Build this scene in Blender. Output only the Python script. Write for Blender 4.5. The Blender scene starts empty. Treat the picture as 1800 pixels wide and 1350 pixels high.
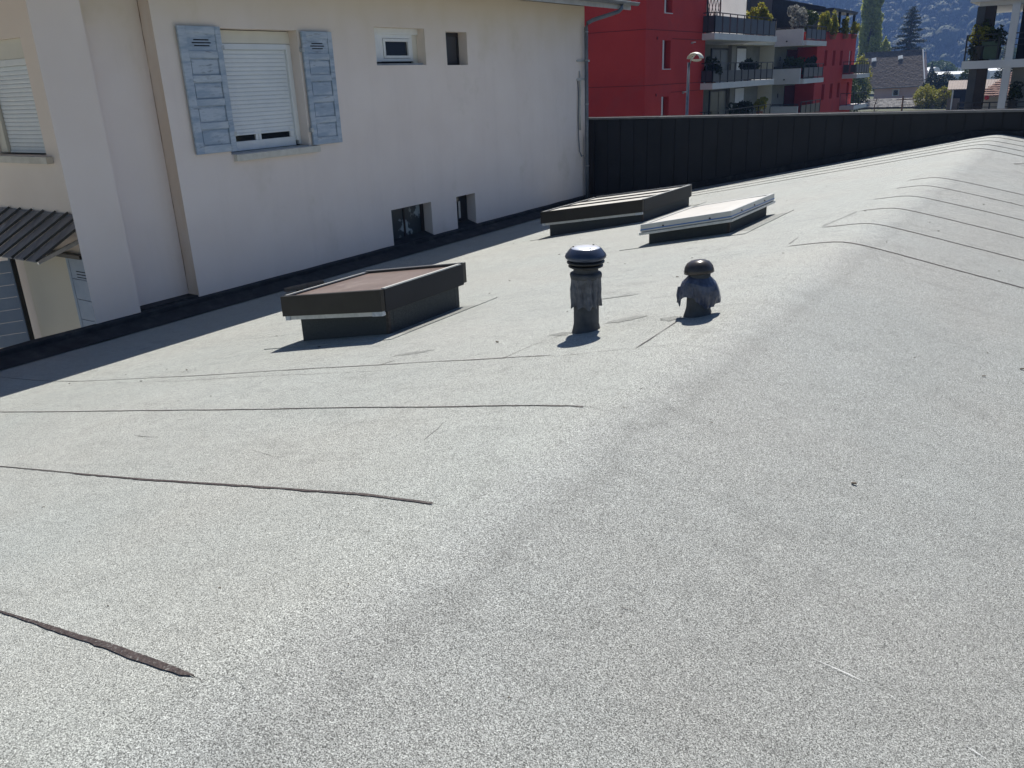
import bpy, bmesh, math, random
import numpy as np
from mathutils import Vector, Matrix, noise
random.seed(7); rng = np.random.default_rng(11)
sc = bpy.context.scene; col = sc.collection
R = math.radians

# ------------------------------------------------------------------ camera
YAW, PITCH, ROLL, F = 0.607112743, 0.351130810, 0.0412015627, 1452.11
cy, sy = math.cos(YAW), math.sin(YAW)
fw = Vector((-sy*math.cos(PITCH), cy*math.cos(PITCH), -math.sin(PITCH)))
r0 = Vector((cy, sy, 0)); d0 = fw.cross(r0)
right = math.cos(ROLL)*r0 + math.sin(ROLL)*d0
down = -math.sin(ROLL)*r0 + math.cos(ROLL)*d0
cam_d = bpy.data.cameras.new('camera'); cam = bpy.data.objects.new('camera', cam_d); col.objects.link(cam)
cam.matrix_world = Matrix((( right.x, -down.x, -fw.x, 0), (right.y, -down.y, -fw.y, 0), (right.z, -down.z, -fw.z, 0), (0, 0, 0, 1)))
cam_d.sensor_width = 36; cam_d.lens = 36*F/1800; cam_d.clip_start = .05; cam_d.clip_end = 6000
sc.camera = cam

# ------------------------------------------------------------------ sky, sun, exposure
SUN = Vector((-.265, .68, 1)).normalized()
el = math.asin(SUN.z); az = math.atan2(SUN.x, SUN.y)
w = bpy.data.worlds.new('World'); sc.world = w; w.use_nodes = True
nt = w.node_tree; nt.nodes.clear()
sky = nt.nodes.new('ShaderNodeTexSky'); sky.sky_type = 'NISHITA'; sky.sun_disc = False
sky.sun_elevation = el; sky.sun_rotation = az; sky.altitude = 300; sky.air_density = 1.0; sky.dust_density = .4; sky.ozone_density = 3.0
bg = nt.nodes.new('ShaderNodeBackground'); bg.inputs['Strength'].default_value = .05
wo = nt.nodes.new('ShaderNodeOutputWorld')
nt.links.new(sky.outputs[0], bg.inputs[0]); nt.links.new(bg.outputs[0], wo.inputs[0])
sl = bpy.data.lights.new('sun', 'SUN'); sl.energy = 5.0; sl.angle = R(.53); sl.color = (1, .955, .88)
so = bpy.data.objects.new('sun', sl); col.objects.link(so)
so.rotation_euler = (-SUN).to_track_quat('-Z', 'Y').to_euler(); so.location = (-5, 15, 30)
sc.view_settings.view_transform = 'Standard'; sc.view_settings.look = 'None'
sc.view_settings.exposure = .56; sc.view_settings.gamma = 1; sc.view_settings.use_curve_mapping = False
sc.render.engine = 'CYCLES'

# ------------------------------------------------------------------ helpers
class MB:
    def __init__(s): s.v = []; s.f = []
    def poly(s, pts):
        n = len(s.v); s.v += [tuple(p) for p in pts]; s.f.append(tuple(range(n, n+len(pts)))); return s
    def box(s, x0, x1, y0, y1, z0, z1):
        return s.hexa([(x0,y0,z0),(x1,y0,z0),(x1,y1,z0),(x0,y1,z0),(x0,y0,z1),(x1,y0,z1),(x1,y1,z1),(x0,y1,z1)])
    def hexa(s, p):
        n = len(s.v); s.v += [tuple(q) for q in p]
        for f in ((3,2,1,0),(4,5,6,7),(0,1,5,4),(1,2,6,5),(2,3,7,6),(3,0,4,7)): s.f.append(tuple(n+i for i in f))
        return s
    def bar(s, a, b, w, h=None, up=(0,0,1)):
        a = Vector(a); b = Vector(b); h = h or w; d = (b-a).normalized(); u = Vector(up)
        if abs(d.dot(u)) > .99: u = Vector((1,0,0))
        sd = d.cross(u).normalized(); u = sd.cross(d)
        q = []
        for c in (a, b):
            for i, j in ((-1,-1),(1,-1),(1,1),(-1,1)): q.append(c+sd*(i*w/2)+u*(j*h/2))
        n = len(s.v); s.v += [tuple(x) for x in q]
        for f in ((0,1,2,3),(7,6,5,4),(0,4,5,1),(1,5,6,2),(2,6,7,3),(3,7,4,0)): s.f.append(tuple(n+i for i in f))
        return s
    def tube(s, pts, r, n=12, caps=True):
        pts = [Vector(p) for p in pts]; rs = r if isinstance(r, (list, tuple)) else [r]*len(pts)
        base = len(s.v); ref = Vector((0,0,1))
        for i, p in enumerate(pts):
            d = ((pts[min(i+1, len(pts)-1)]-pts[max(i-1, 0)])).normalized()
            u = ref if abs(d.dot(ref)) < .95 else Vector((1,0,0))
            a = d.cross(u).normalized(); b = d.cross(a)
            for k in range(n):
                t = 2*math.pi*k/n; s.v.append(tuple(p+(a*math.cos(t)+b*math.sin(t))*rs[i]))
        for i in range(len(pts)-1):
            for k in range(n):
                k2 = (k+1) % n; s.f.append((base+i*n+k, base+i*n+k2, base+(i+1)*n+k2, base+(i+1)*n+k))
        if caps:
            s.f.append(tuple(base+k for k in range(n))[::-1]); s.f.append(tuple(base+(len(pts)-1)*n+k for k in range(n)))
        return s
    def lathe(s, c, prof, n=32, wob=None):
        base = len(s.v)
        for i, (r, z) in enumerate(prof):
            for k in range(n):
                t = 2*math.pi*k/n; dr, dz = wob(i, t) if wob else (0, 0)
                s.v.append((c[0]+(r+dr)*math.cos(t), c[1]+(r+dr)*math.sin(t), c[2]+z+dz))
        for i in range(len(prof)-1):
            for k in range(n):
                k2 = (k+1) % n; s.f.append((base+i*n+k, base+i*n+k2, base+(i+1)*n+k2, base+(i+1)*n+k))
        return s
    def build(s, name, m, parent=None, smooth=False, bevel=0, loc=None):
        me = bpy.data.meshes.new(name); me.from_pydata(s.v, [], s.f)
        if bevel:
            bm = bmesh.new(); bm.from_mesh(me)
            bmesh.ops.recalc_face_normals(bm, faces=bm.faces)
            bmesh.ops.bevel(bm, geom=[e for e in bm.edges if len(e.link_faces) == 2 and e.calc_face_angle(0) > .6], offset=bevel, segments=2, profile=.6, affect='EDGES', clamp_overlap=True)
            bm.to_mesh(me); bm.free()
        me.materials.append(m); o = bpy.data.objects.new(name, me); col.objects.link(o)
        if smooth:
            for p in me.polygons: p.use_smooth = True
        if parent: o.parent = parent
        return o
def rig(name, loc, label, cat, group=None, rz=0):
    o = bpy.data.objects.new(name, None); o.empty_display_size = .2; col.objects.link(o)
    o.location = (0,0,0); o['label'] = label; o['category'] = cat
    if group: o['group'] = group
    if loc: o['base'] = 0; del o['base']
    return o
def tag(o, label, cat, group=None, kind=None):
    o['label'] = label; o['category'] = cat
    if group: o['group'] = group
    if kind: o['kind'] = kind
    return o
def struct(o): o['kind'] = 'structure'; return o

# ------------------------------------------------------------------ materials
def N(t, ty, **kw):
    n = t.nodes.new(ty)
    for k, v in kw.items():
        if k in n.inputs: n.inputs[k].default_value = v
        else: setattr(n, k, v)
    return n
def c4(c): return (c[0], c[1], c[2], 1)
def mat(name, c1, c2=None, sc_=3, rough=.6, bump=0, bsc=60, metal=0, detail=6, spec=.4, c3=None, s3=.5, stretch=None, lo=.35, hi=.65, trans=0, alpha=1, coat=0):
    m = bpy.data.materials.new(name); m.use_nodes = True; t = m.node_tree; b = t.nodes['Principled BSDF']
    b.inputs['Roughness'].default_value = rough; b.inputs['Metallic'].default_value = metal
    b.inputs['Specular IOR Level'].default_value = spec; b.inputs['Coat Weight'].default_value = coat
    if trans: b.inputs['Transmission Weight'].default_value = trans
    if alpha < 1: b.inputs['Alpha'].default_value = alpha
    b.inputs['Base Color'].default_value = c4(c1)
    tc = N(t, 'ShaderNodeNewGeometry'); vec = tc.outputs['Position']
    if stretch:
        mp = N(t, 'ShaderNodeMapping'); mp.inputs['Scale'].default_value = stretch; t.links.new(vec, mp.inputs[0]); vs = mp.outputs[0]
    else: vs = vec
    if c2:
        n = N(t, 'ShaderNodeTexNoise', Scale=sc_, Detail=detail, Roughness=.62); t.links.new(vs, n.inputs['Vector'])
        r = N(t, 'ShaderNodeValToRGB'); r.color_ramp.elements[0].color = c4(c1); r.color_ramp.elements[1].color = c4(c2)
        r.color_ramp.elements[0].position = lo; r.color_ramp.elements[1].position = hi
        t.links.new(n.outputs['Fac'], r.inputs[0]); out = r.outputs[0]
        if c3:
            n3 = N(t, 'ShaderNodeTexNoise', Scale=s3, Detail=8, Roughness=.7); t.links.new(vs, n3.inputs['Vector'])
            r3 = N(t, 'ShaderNodeValToRGB'); r3.color_ramp.elements[0].position = .56; r3.color_ramp.elements[1].position = .68
            t.links.new(n3.outputs['Fac'], r3.inputs[0])
            mx = N(t, 'ShaderNodeMix', data_type='RGBA'); t.links.new(r3.outputs[0], mx.inputs[0]); t.links.new(out, mx.inputs[6]); mx.inputs[7].default_value = c4(c3); out = mx.outputs[2]
        t.links.new(out, b.inputs['Base Color'])
    if bump:
        nb = N(t, 'ShaderNodeTexNoise', Scale=bsc, Detail=4, Roughness=.6); t.links.new(vs, nb.inputs['Vector'])
        bp = N(t, 'ShaderNodeBump', Strength=1, Distance=bump); t.links.new(nb.outputs['Fac'], bp.inputs['Height']); t.links.new(bp.outputs[0], b.inputs['Normal'])
    return m

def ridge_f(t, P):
    # dark streak just right of the ridge; paler left slope, darker right slope
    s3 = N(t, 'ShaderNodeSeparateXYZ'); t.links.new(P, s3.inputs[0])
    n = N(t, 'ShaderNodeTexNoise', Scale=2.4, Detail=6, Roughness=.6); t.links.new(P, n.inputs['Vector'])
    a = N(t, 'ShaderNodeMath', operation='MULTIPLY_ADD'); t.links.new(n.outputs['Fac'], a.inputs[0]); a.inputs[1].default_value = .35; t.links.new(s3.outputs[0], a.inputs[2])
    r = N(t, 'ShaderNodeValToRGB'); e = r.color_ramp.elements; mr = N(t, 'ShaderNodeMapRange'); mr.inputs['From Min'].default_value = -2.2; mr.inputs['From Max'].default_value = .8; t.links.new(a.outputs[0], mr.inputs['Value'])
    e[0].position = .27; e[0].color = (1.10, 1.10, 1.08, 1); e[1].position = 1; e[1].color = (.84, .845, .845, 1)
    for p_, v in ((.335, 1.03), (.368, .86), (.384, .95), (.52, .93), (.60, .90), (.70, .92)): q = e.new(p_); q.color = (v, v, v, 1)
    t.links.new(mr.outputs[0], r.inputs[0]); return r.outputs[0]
def granule_mat(name, mul=1.0, dark=0.0):
    m = bpy.data.materials.new(name); m.use_nodes = True; t = m.node_tree; b = t.nodes['Principled BSDF']; L = t.links.new
    g = N(t, 'ShaderNodeNewGeometry'); P = g.outputs['Position']
    b.inputs['Roughness'].default_value = .72; b.inputs['Specular IOR Level'].default_value = .35
    n1 = N(t, 'ShaderNodeTexNoise', Scale=270, Detail=3, Roughness=.8); L(P, n1.inputs['Vector'])
    r1 = N(t, 'ShaderNodeValToRGB'); e = r1.color_ramp.elements
    e[0].position = .39+dark*.1; e[0].color = c4([.06*mul, .06*mul, .057*mul]); e[1].position = .60+dark*.1; e[1].color = c4([.65*mul, .66*mul, .635*mul])
    e2 = r1.color_ramp.elements.new(.47+dark*.1); e2.color = c4([.335*mul, .343*mul, .328*mul])
    L(n1.outputs['Fac'], r1.inputs[0])
    vo = N(t, 'ShaderNodeTexVoronoi', Scale=380); L(P, vo.inputs['Vector'])
    hs = N(t, 'ShaderNodeSeparateColor'); L(vo.outputs['Color'], hs.inputs[0])
    rv = N(t, 'ShaderNodeMapRange'); rv.inputs['To Min'].default_value = .55; rv.inputs['To Max'].default_value = 1.45; L(hs.outputs[0], rv.inputs['Value'])
    mm = N(t, 'ShaderNodeVectorMath', operation='MULTIPLY'); L(r1.outputs[0], mm.inputs[0]); L(rv.outputs[0], mm.inputs[1])
    # blotches and grime
    def lowf(scale, lo, hi, vmin, vmax, det=6, stretch=None):
        src = P
        if stretch:
            mp = N(t, 'ShaderNodeMapping'); mp.inputs['Scale'].default_value = stretch; L(P, mp.inputs[0]); src = mp.outputs[0]
        n = N(t, 'ShaderNodeTexNoise', Scale=scale, Detail=det, Roughness=.6); L(src, n.inputs['Vector'])
        r = N(t, 'ShaderNodeMapRange'); r.inputs['From Min'].default_value = lo; r.inputs['From Max'].default_value = hi
        r.inputs['To Min'].default_value = vmin; r.inputs['To Max'].default_value = vmax; L(n.outputs['Fac'], r.inputs['Value']); return r.outputs[0]
    cur = mm.outputs[0]
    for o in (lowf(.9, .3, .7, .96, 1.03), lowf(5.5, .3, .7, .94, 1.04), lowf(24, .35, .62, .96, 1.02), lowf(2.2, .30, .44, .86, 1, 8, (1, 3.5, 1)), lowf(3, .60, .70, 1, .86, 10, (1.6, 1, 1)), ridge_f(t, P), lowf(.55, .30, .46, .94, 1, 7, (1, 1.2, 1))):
        q = N(t, 'ShaderNodeVectorMath', operation='MULTIPLY'); L(cur, q.inputs[0]); L(o, q.inputs[1]); cur = q.outputs[0]
    # faint greenish / warm tint drift
    nt_ = N(t, 'ShaderNodeTexNoise', Scale=.7, Detail=3); L(P, nt_.inputs['Vector'])
    rt = N(t, 'ShaderNodeValToRGB'); rt.color_ramp.elements[0].position = .35; rt.color_ramp.elements[1].position = .65
    rt.color_ramp.elements[0].color = (1.0, 1.0, .985, 1); rt.color_ramp.elements[1].color = (.97, 1.0, 1.0, 1); L(nt_.outputs['Fac'], rt.inputs[0])
    q = N(t, 'ShaderNodeVectorMath', operation='MULTIPLY'); L(cur, q.inputs[0]); L(rt.outputs[0], q.inputs[1]); cur = q.outputs[0]
    L(cur, b.inputs['Base Color'])
    nb = N(t, 'ShaderNodeTexNoise', Scale=260, Detail=2, Roughness=.7); L(P, nb.inputs['Vector'])
    bp = N(t, 'ShaderNodeBump', Strength=.8, Distance=.0035); L(nb.outputs['Fac'], bp.inputs['Height'])
    nb2 = N(t, 'ShaderNodeTexNoise', Scale=9, Detail=5, Roughness=.6); L(P, nb2.inputs['Vector'])
    bp2 = N(t, 'ShaderNodeBump', Strength=.5, Distance=.012); L(nb2.outputs['Fac'], bp2.inputs['Height']); L(bp.outputs[0], bp2.inputs['Normal'])
    L(bp2.outputs[0], b.inputs['Normal'])
    return m

def leaf_mat(name, c1, c2, sc_=1.2, tr=.25):
    m = bpy.data.materials.new(name); m.use_nodes = True; t = m.node_tree; b = t.nodes['Principled BSDF']; L = t.links.new
    g = N(t, 'ShaderNodeNewGeometry'); n = N(t, 'ShaderNodeTexNoise', Scale=sc_, Detail=4); L(g.outputs['Position'], n.inputs['Vector'])
    r = N(t, 'ShaderNodeValToRGB'); r.color_ramp.elements[0].position = .35; r.color_ramp.elements[1].position = .66
    r.color_ramp.elements[0].color = c4(c1); r.color_ramp.elements[1].color = c4(c2); L(n.outputs['Fac'], r.inputs[0]); L(r.outputs[0], b.inputs['Base Color'])
    b.inputs['Roughness'].default_value = .55; b.inputs['Specular IOR Level'].default_value = .3
    tl = N(t, 'ShaderNodeBsdfTranslucent'); L(r.outputs[0], tl.inputs['Color'])
    mx = N(t, 'ShaderNodeMixShader'); mx.inputs[0].default_value = tr; L(b.outputs[0], mx.inputs[1]); L(tl.outputs[0], mx.inputs[2])
    L(mx.outputs[0], t.nodes['Material Output'].inputs['Surface'])
    return m

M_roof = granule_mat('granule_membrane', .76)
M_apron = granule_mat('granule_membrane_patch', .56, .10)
M_bit = mat('bitumen', (.030, .024, .022), (.075, .062, .056), 40, .55, .002, 90)
M_bleed = mat('bitumen_bleed', (.032, .022, .020), (.075, .055, .05), 60, .55, .003, 120, c3=(.30, .30, .28), s3=85)
M_curbs = mat('granule_upstand', (.028, .032, .034), (.085, .092, .090), 230, .8, .002, 260, detail=2)
M_curb = mat('bitumen_upstand', (.016, .018, .022), (.036, .039, .042), 6, .85, .002, 260, c3=(.055, .056, .054), s3=3)
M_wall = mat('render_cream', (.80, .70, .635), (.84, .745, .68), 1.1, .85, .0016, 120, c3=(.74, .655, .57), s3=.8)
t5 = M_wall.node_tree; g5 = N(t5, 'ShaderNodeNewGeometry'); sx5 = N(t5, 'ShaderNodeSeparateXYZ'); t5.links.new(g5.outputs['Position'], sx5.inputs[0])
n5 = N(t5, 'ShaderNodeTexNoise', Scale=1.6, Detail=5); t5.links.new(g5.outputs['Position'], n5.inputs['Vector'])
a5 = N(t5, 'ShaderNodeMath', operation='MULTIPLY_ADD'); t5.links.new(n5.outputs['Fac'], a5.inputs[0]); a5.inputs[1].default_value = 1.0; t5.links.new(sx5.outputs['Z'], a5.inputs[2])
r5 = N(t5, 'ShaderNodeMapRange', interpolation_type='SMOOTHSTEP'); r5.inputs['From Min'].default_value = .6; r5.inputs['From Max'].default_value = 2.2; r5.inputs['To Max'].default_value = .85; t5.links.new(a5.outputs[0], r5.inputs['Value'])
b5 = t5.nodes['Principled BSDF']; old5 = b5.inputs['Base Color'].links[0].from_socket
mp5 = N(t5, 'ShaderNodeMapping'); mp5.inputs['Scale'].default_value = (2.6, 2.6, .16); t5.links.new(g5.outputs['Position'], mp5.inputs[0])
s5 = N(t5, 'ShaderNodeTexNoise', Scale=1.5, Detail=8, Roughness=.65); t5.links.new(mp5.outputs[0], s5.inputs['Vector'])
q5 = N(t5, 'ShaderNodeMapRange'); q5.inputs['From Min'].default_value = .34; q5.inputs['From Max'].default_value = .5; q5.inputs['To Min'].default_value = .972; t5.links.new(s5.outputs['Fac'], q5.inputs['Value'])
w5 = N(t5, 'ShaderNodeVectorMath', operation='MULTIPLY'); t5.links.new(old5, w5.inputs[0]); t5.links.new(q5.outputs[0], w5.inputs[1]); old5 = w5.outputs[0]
m5 = N(t5, 'ShaderNodeMix', data_type='RGBA'); t5.links.new(r5.outputs[0], m5.inputs[0]); t5.links.new(old5, m5.inputs[6]); m5.inputs[7].default_value = (.70, .59, .43, 1); t5.links.new(m5.outputs[2], b5.inputs['Base Color'])  # warm bounce from the soffit tinted into the upper wall colour
M_wallp = mat('render_pinkish', (.82, .71, .625), (.85, .745, .665), 1.3, .85, .0016, 170)
M_wing = mat('render_wing', (.80, .70, .61), (.84, .745, .66), 1.3, .85, .0016, 150)
M_stain = mat('render_stained', (.70, .55, .42), (.78, .68, .60), 1.6, .85, .0016, 170, stretch=(1, 1, .25))
M_white = mat('white_pvc', (.72, .74, .74), (.80, .81, .80), 4, .35)
M_slat = mat('roller_slat_white', (.66, .70, .73), (.74, .77, .79), 3, .4)
M_cream = mat('painted_box_cream', (.66, .63, .54), (.72, .69, .6), 3, .5)
M_sill = mat('concrete_sill', (.55, .52, .45), (.66, .63, .56), 8, .8, .001, 150)
M_shut = mat('weathered_blue_paint', (.31, .385, .48), (.47, .53, .60), 7, .75, .0008, 120, c3=(.22, .26, .31), s3=13, stretch=(1, .35, 1.6), lo=.42, hi=.58)
M_shut2 = mat('weathered_blue_paint_rails', (.34, .41, .495), (.50, .555, .61), 7, .75, .0008, 120, c3=(.19, .215, .25), s3=14, stretch=(1, .25, 1.4), lo=.42, hi=.58)
M_glass = mat('dark_glass', (.012, .016, .022), None, rough=.06, spec=.6)
M_glassp = mat('glass_with_paint', (.02, .035, .045), (.30, .36, .38), 3.2, .3, lo=.56, hi=.62, detail=3)
M_dark = mat('dark_interior', (.012, .012, .014), None, rough=.9)
M_zinc = mat('zinc', (.25, .27, .29), (.34, .36, .38), 5, .45, metal=.6, bump=.0005, bsc=40)
M_zincd = mat('zinc_pipe', (.13, .15, .18), (.19, .21, .24), 6, .5, metal=.3)
M_soff = mat('soffit_board', (.42, .42, .41), (.52, .52, .50), 4, .7)
M_anth = mat('anthracite_panel', (.010, .012, .017), (.016, .018, .024), 1.5, .55, spec=.3, bump=.0012, bsc=5)
M_cop = mat('coping_metal', (.13, .13, .14), (.19, .19, .195), 5, .4, metal=.5)
M_black = mat('black_metal', (.014, .014, .016), (.024, .023, .022), 8, .4, spec=.5)
M_blackw = mat('black_metal_warm', (.012, .0108, .0095), (.019, .017, .0145), 6, .45, spec=.4)
M_silver = mat('silver_trim', (.42, .44, .45), (.56, .58, .58), 14, .4, metal=.5)
M_bronze = mat('bronze_pane', (.20, .15, .13), (.25, .19, .165), 4, .28, spec=.5, c3=(.33, .27, .24), s3=3.5)
M_alum = mat('white_aluminium', (.52, .52, .49), (.60, .60, .57), 7, .4)
M_opal = mat('opal_dome', (.58, .56, .51), (.66, .64, .59), 3, .4)
M_film = mat('blue_film', (.08, .18, .42), None, rough=.4)
M_pipe = mat('vent_pipe_grey', (.045, .05, .058), (.075, .08, .088), 18, .65, .001, 140)
M_cap = mat('vent_cap_navy', (.035, .05, .085), (.055, .07, .11), 20, .3, metal=.35, spec=.6)
M_captop = mat('vent_cap_disc', (.62, .64, .68), (.72, .74, .78), 20, .3, metal=.5)  # sky glare on the cap's top put into a pale base colour
M_bcap = mat('vent_cap_brown', (.05, .045, .044), (.075, .066, .063), 15, .28, metal=.25)
M_wrap = mat('bitumen_wrap', (.05, .055, .072), (.12, .13, .155), 22, .45, .004, 45, spec=.6)
M_wrap2 = mat('blue_bitumen_wrap', (.02, .03, .065), (.075, .095, .16), 18, .32, .005, 40, spec=.7)
M_foil = mat('torn_foil', (.35, .40, .48), (.55, .6, .66), 30, .35, metal=.4)
M_red = mat('red_render', (.46, .030, .028), (.54, .042, .036), .35, .8, .002, 30, c3=(.42, .04, .04), s3=.25)
M_redj = mat('red_joint', (.16, .012, .014), None, rough=.8)
M_redd = mat('dark_red_shutter', (.17, .010, .014), (.21, .014, .018), 3, .6)
M_grey = mat('grey_render', (.20, .20, .18), (.25, .25, .23), .8, .8)
M_conc = mat('concrete_white', (.62, .62, .63), (.70, .70, .70), .9, .75)
M_ccream = mat('concrete_cream', (.62, .58, .47), (.68, .64, .53), .9, .75)
M_rail = mat('railing_anthracite', (.022, .025, .03), None, rough=.45)
M_railg = mat('railing_panel', (.035, .042, .055), (.05, .058, .072), 2, .3, spec=.5)
M_cladd = mat('zinc_cladding_dark', (.075, .085, .10), (.10, .11, .125), 1, .5)
M_canv = mat('white_canvas', (.80, .80, .78), None, rough=.8)
M_brown = mat('dark_brown_column', (.028, .022, .022), (.04, .032, .032), 2, .7)
M_tile = mat('grey_roof_tile', (.11, .092, .083), (.21, .18, .165), 3.5, .85, c3=(.08, .07, .06), s3=1.6)
M_tile2 = mat('mossy_grey_tile', (.20, .19, .18), (.33, .32, .31), 2.2, .85, c3=(.10, .095, .085), s3=1.3)
M_tiler = mat('red_roof_tile', (.22, .12, .09), (.32, .19, .15), 3, .85)
M_bsheet = mat('brown_roof_sheet', (.15, .11, .095), (.22, .165, .14), 1.5, .7)
M_pink = mat('pink_render', (.66, .46, .43), (.72, .52, .49), .7, .85)
M_doorp = mat('cream_panel', (.70, .62, .49), (.74, .66, .53), .7, .8)
M_beige = mat('beige_render', (.45, .40, .32), (.50, .45, .37), .7, .85)
M_whitet = mat('white_verge_trim', (.75, .75, .74), None, rough=.5)
M_asph = mat('asphalt', (.05, .05, .052), (.07, .07, .07), 2, .9)
M_gr = mat('ground_green', (.06, .075, .035), (.11, .11, .07), .15, .95)
M_wood = mat('old_wood', (.15, .11, .08), (.24, .19, .14), 12, .8)
M_bark = mat('bark', (.07, .055, .04), (.12, .095, .07), 6, .9)
M_gh = mat('greenhouse_film', (.62, .64, .64), (.72, .74, .74), .3, .4)
M_terra = mat('terracotta', (.30, .13, .08), None, rough=.8)
M_debris = mat('leaf_litter', (.04, .03, .02), (.10, .075, .05), 200, .8)
M_chalk = mat('chalk_white', (.75, .76, .76), None, rough=.8)
M_sail = leaf_mat('translucent_canvas', (.80, .80, .78), (.84, .84, .82), 1, .7)
L_yel = leaf_mat('leaves_yellow_green', (.16, .19, .02), (.38, .33, .06), 3, .45)
L_grn = leaf_mat('leaves_green', (.035, .06, .016), (.09, .12, .03), 1.2)
L_drk = leaf_mat('leaves_dark', (.012, .022, .010), (.035, .055, .02), 2, .12)
L_sil = leaf_mat('leaves_silver', (.12, .12, .10), (.45, .45, .42), 7)
L_pop = leaf_mat('leaves_poplar', (.30, .34, .07), (.55, .58, .18), 1.4, .5)
L_ced = leaf_mat('needles_cedar', (.016, .03, .018), (.045, .07, .04), .8, .1)

# ------------------------------------------------------------------ the flat-pitched bitumen roof
TL, TR, XR, Z0, AA = .2, .2096, -1.51, -1.277, .12
def zr(x):
    q = x-XR; z = Z0+(TL-TR)/2*q-(TL+TR)/2*math.sqrt(q*q+AA*AA)
    if x < -7: z += .0237*(-7-x)**2
    return z
def par_y(x): return 18.75+.15*(x+1.6)          # line of the dark end wall
S = [-3.4, -2.3, -1.2, -.1, .885, 1.86, 2.84, 3.70, 4.75, 5.85, 6.87, 7.81, 8.78, 9.66, 10.58, 11.4, 12.4, 13.4, 14.45, 15.49, 16.25, 17.05, 17.85, 18.65, 19.4, 20.6]
# visible laps: seam y -> (x0, x1, lap height, bleed width)
VIS = {.885: (-9.7, -1.57, .004, .006), 1.86: (-9.7, -1.63, .003, .006), 2.84: (-9.7, -1.61, .003, .006), 3.70: (-9.7, -2.3, .0015, .0035),
       6.87: (-1.93, 6, .005, .011), 7.81: (-1.9, 6, .005, .010), 8.78: (-1.78, 6, .005, .010), 9.66: (-1.85, 6, .005, .010), 10.58: (-1.8, 6, .005, .011), 11.4: (-1.8, 6, .005, .011),
       15.49: (-9.7, 6, .007, .016), 16.25: (-9.7, 6, .007, .014), 17.05: (-9.7, 6, .007, .014), 17.85: (-9.7, 6, .007, .014)}
def lap(sv, x):
    if sv not in VIS: return 0
    a, b, h, _ = VIS[sv]
    return h*max(0, min(1, (x-a+.05)/.12))*max(0, min(1, (b+.05-x)/.12))
def seam_y(sv, x): return sv + .012*noise.noise(Vector((x*.7, sv*3.1, 0))) + (.0 if sv > 6 else -.004*(-1.6-x)*(sv > 2))
def und(x, y):
    v = Vector((x*.9, y*.9, 3.3)); a = noise.noise(v)*.003 + noise.noise(Vector((x*2.6, y*2.1, 8)))*.0022 + noise.noise(Vector((x*.25, y*.25, 1)))*.006
    a += .006*math.exp(-((x+1.95)/.12)**2)*(.5+noise.noise(Vector((y*.8, 0, 5))))
    return a
def roof_z(x, y): return zr(x)+und(x, y)
XS = sorted(set([round(v, 3) for v in list(np.arange(-9.72, -3.2, .22)) + list(np.arange(-3.2, 0.4, .07)) + list(np.arange(.4, 8.01, .4))]))
deck = MB()
pd = [(x, zr(x)-.06) for x in np.linspace(-9.72, 8, 40)]
for (xa, za), (xb, zb) in zip(pd[:-1], pd[1:]):
    deck.poly([(xa, -3.4, za), (xb, -3.4, zb), (xb, 19.8, zb), (xa, 19.8, za)])
    deck.poly([(xa, -3.4, za-.25), (xa, 19.8, za-.25), (xb, 19.8, zb-.25), (xb, -3.4, zb-.25)])
roof = struct(deck.build('roof', M_bit))
for i in range(len(S)-1):
    s0, s1 = S[i], S[i+1]; b = MB(); rows = 7
    def pt(x, j):
        t = j/(rows-1); ya = seam_y(s0, x); yb = seam_y(s1, x); y = ya+(yb-ya)*t
        y = min(y, par_y(x)+.15)
        return (x, y, roof_z(x, y)+lap(s0, x)*(1-t))
    g = [[pt(x, j) for j in range(rows)] for x in XS]
    n0 = len(XS)
    for row in g: b.v += row
    for a in range(n0-1):
        for j in range(rows-1): b.f.append((a*rows+j, (a+1)*rows+j, (a+1)*rows+j+1, a*rows+j+1))
    k = len(b.v); q = [a for a, x in enumerate(XS) if lap(s0, x) > 0]
    for a in q:
        v = g[a][0]; b.v += [v, (v[0], v[1], v[2]-lap(s0, XS[a])-.003)]
    for c in range(len(q)-1): b.f.append((k+2*c+1, k+2*c+3, k+2*c+2, k+2*c))
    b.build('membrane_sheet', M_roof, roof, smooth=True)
for sv, (xa, xb, h, wd) in VIS.items():
    b = MB(); n = int((min(xb, 3)-max(xa, -9.6))/.035); x0 = max(xa, -9.6); x1 = min(xb, 3); prev = None
    for k in range(n+1):
        x = x0+(x1-x0)*k/n; y = seam_y(sv, x)
        nn = noise.noise(Vector((x*2.3, sv, 0)))*.6+noise.noise(Vector((x*9, sv, 2)))*.5+noise.noise(Vector((x*33, sv, 4)))*.35
        ww = wd*max(.12, 1+1.3*nn+.8*noise.noise(Vector((x*70, sv, 9))))
        if sv == .885: ww = (ww+  .018*math.exp(-((x+1.80)/.24)**2)+.009*math.exp(-((x+2.2)/.25)**2))*min(1, (x1-x)/.05+.15)
        if sv == 1.86: ww += .006*(x > -4)
        off = .003*noise.noise(Vector((x*14, sv, 7)))
        a = (x, y-ww+off, roof_z(x, y-ww)+.0035); c = (x, y+off*.3, roof_z(x, y)+.0045)
        m = len(b.v); b.v += [a, c]
        if k: b.f.append((m-2, m, m+1, m-1))
    b.build('bitumen_seam', M_bleed, roof)
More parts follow.
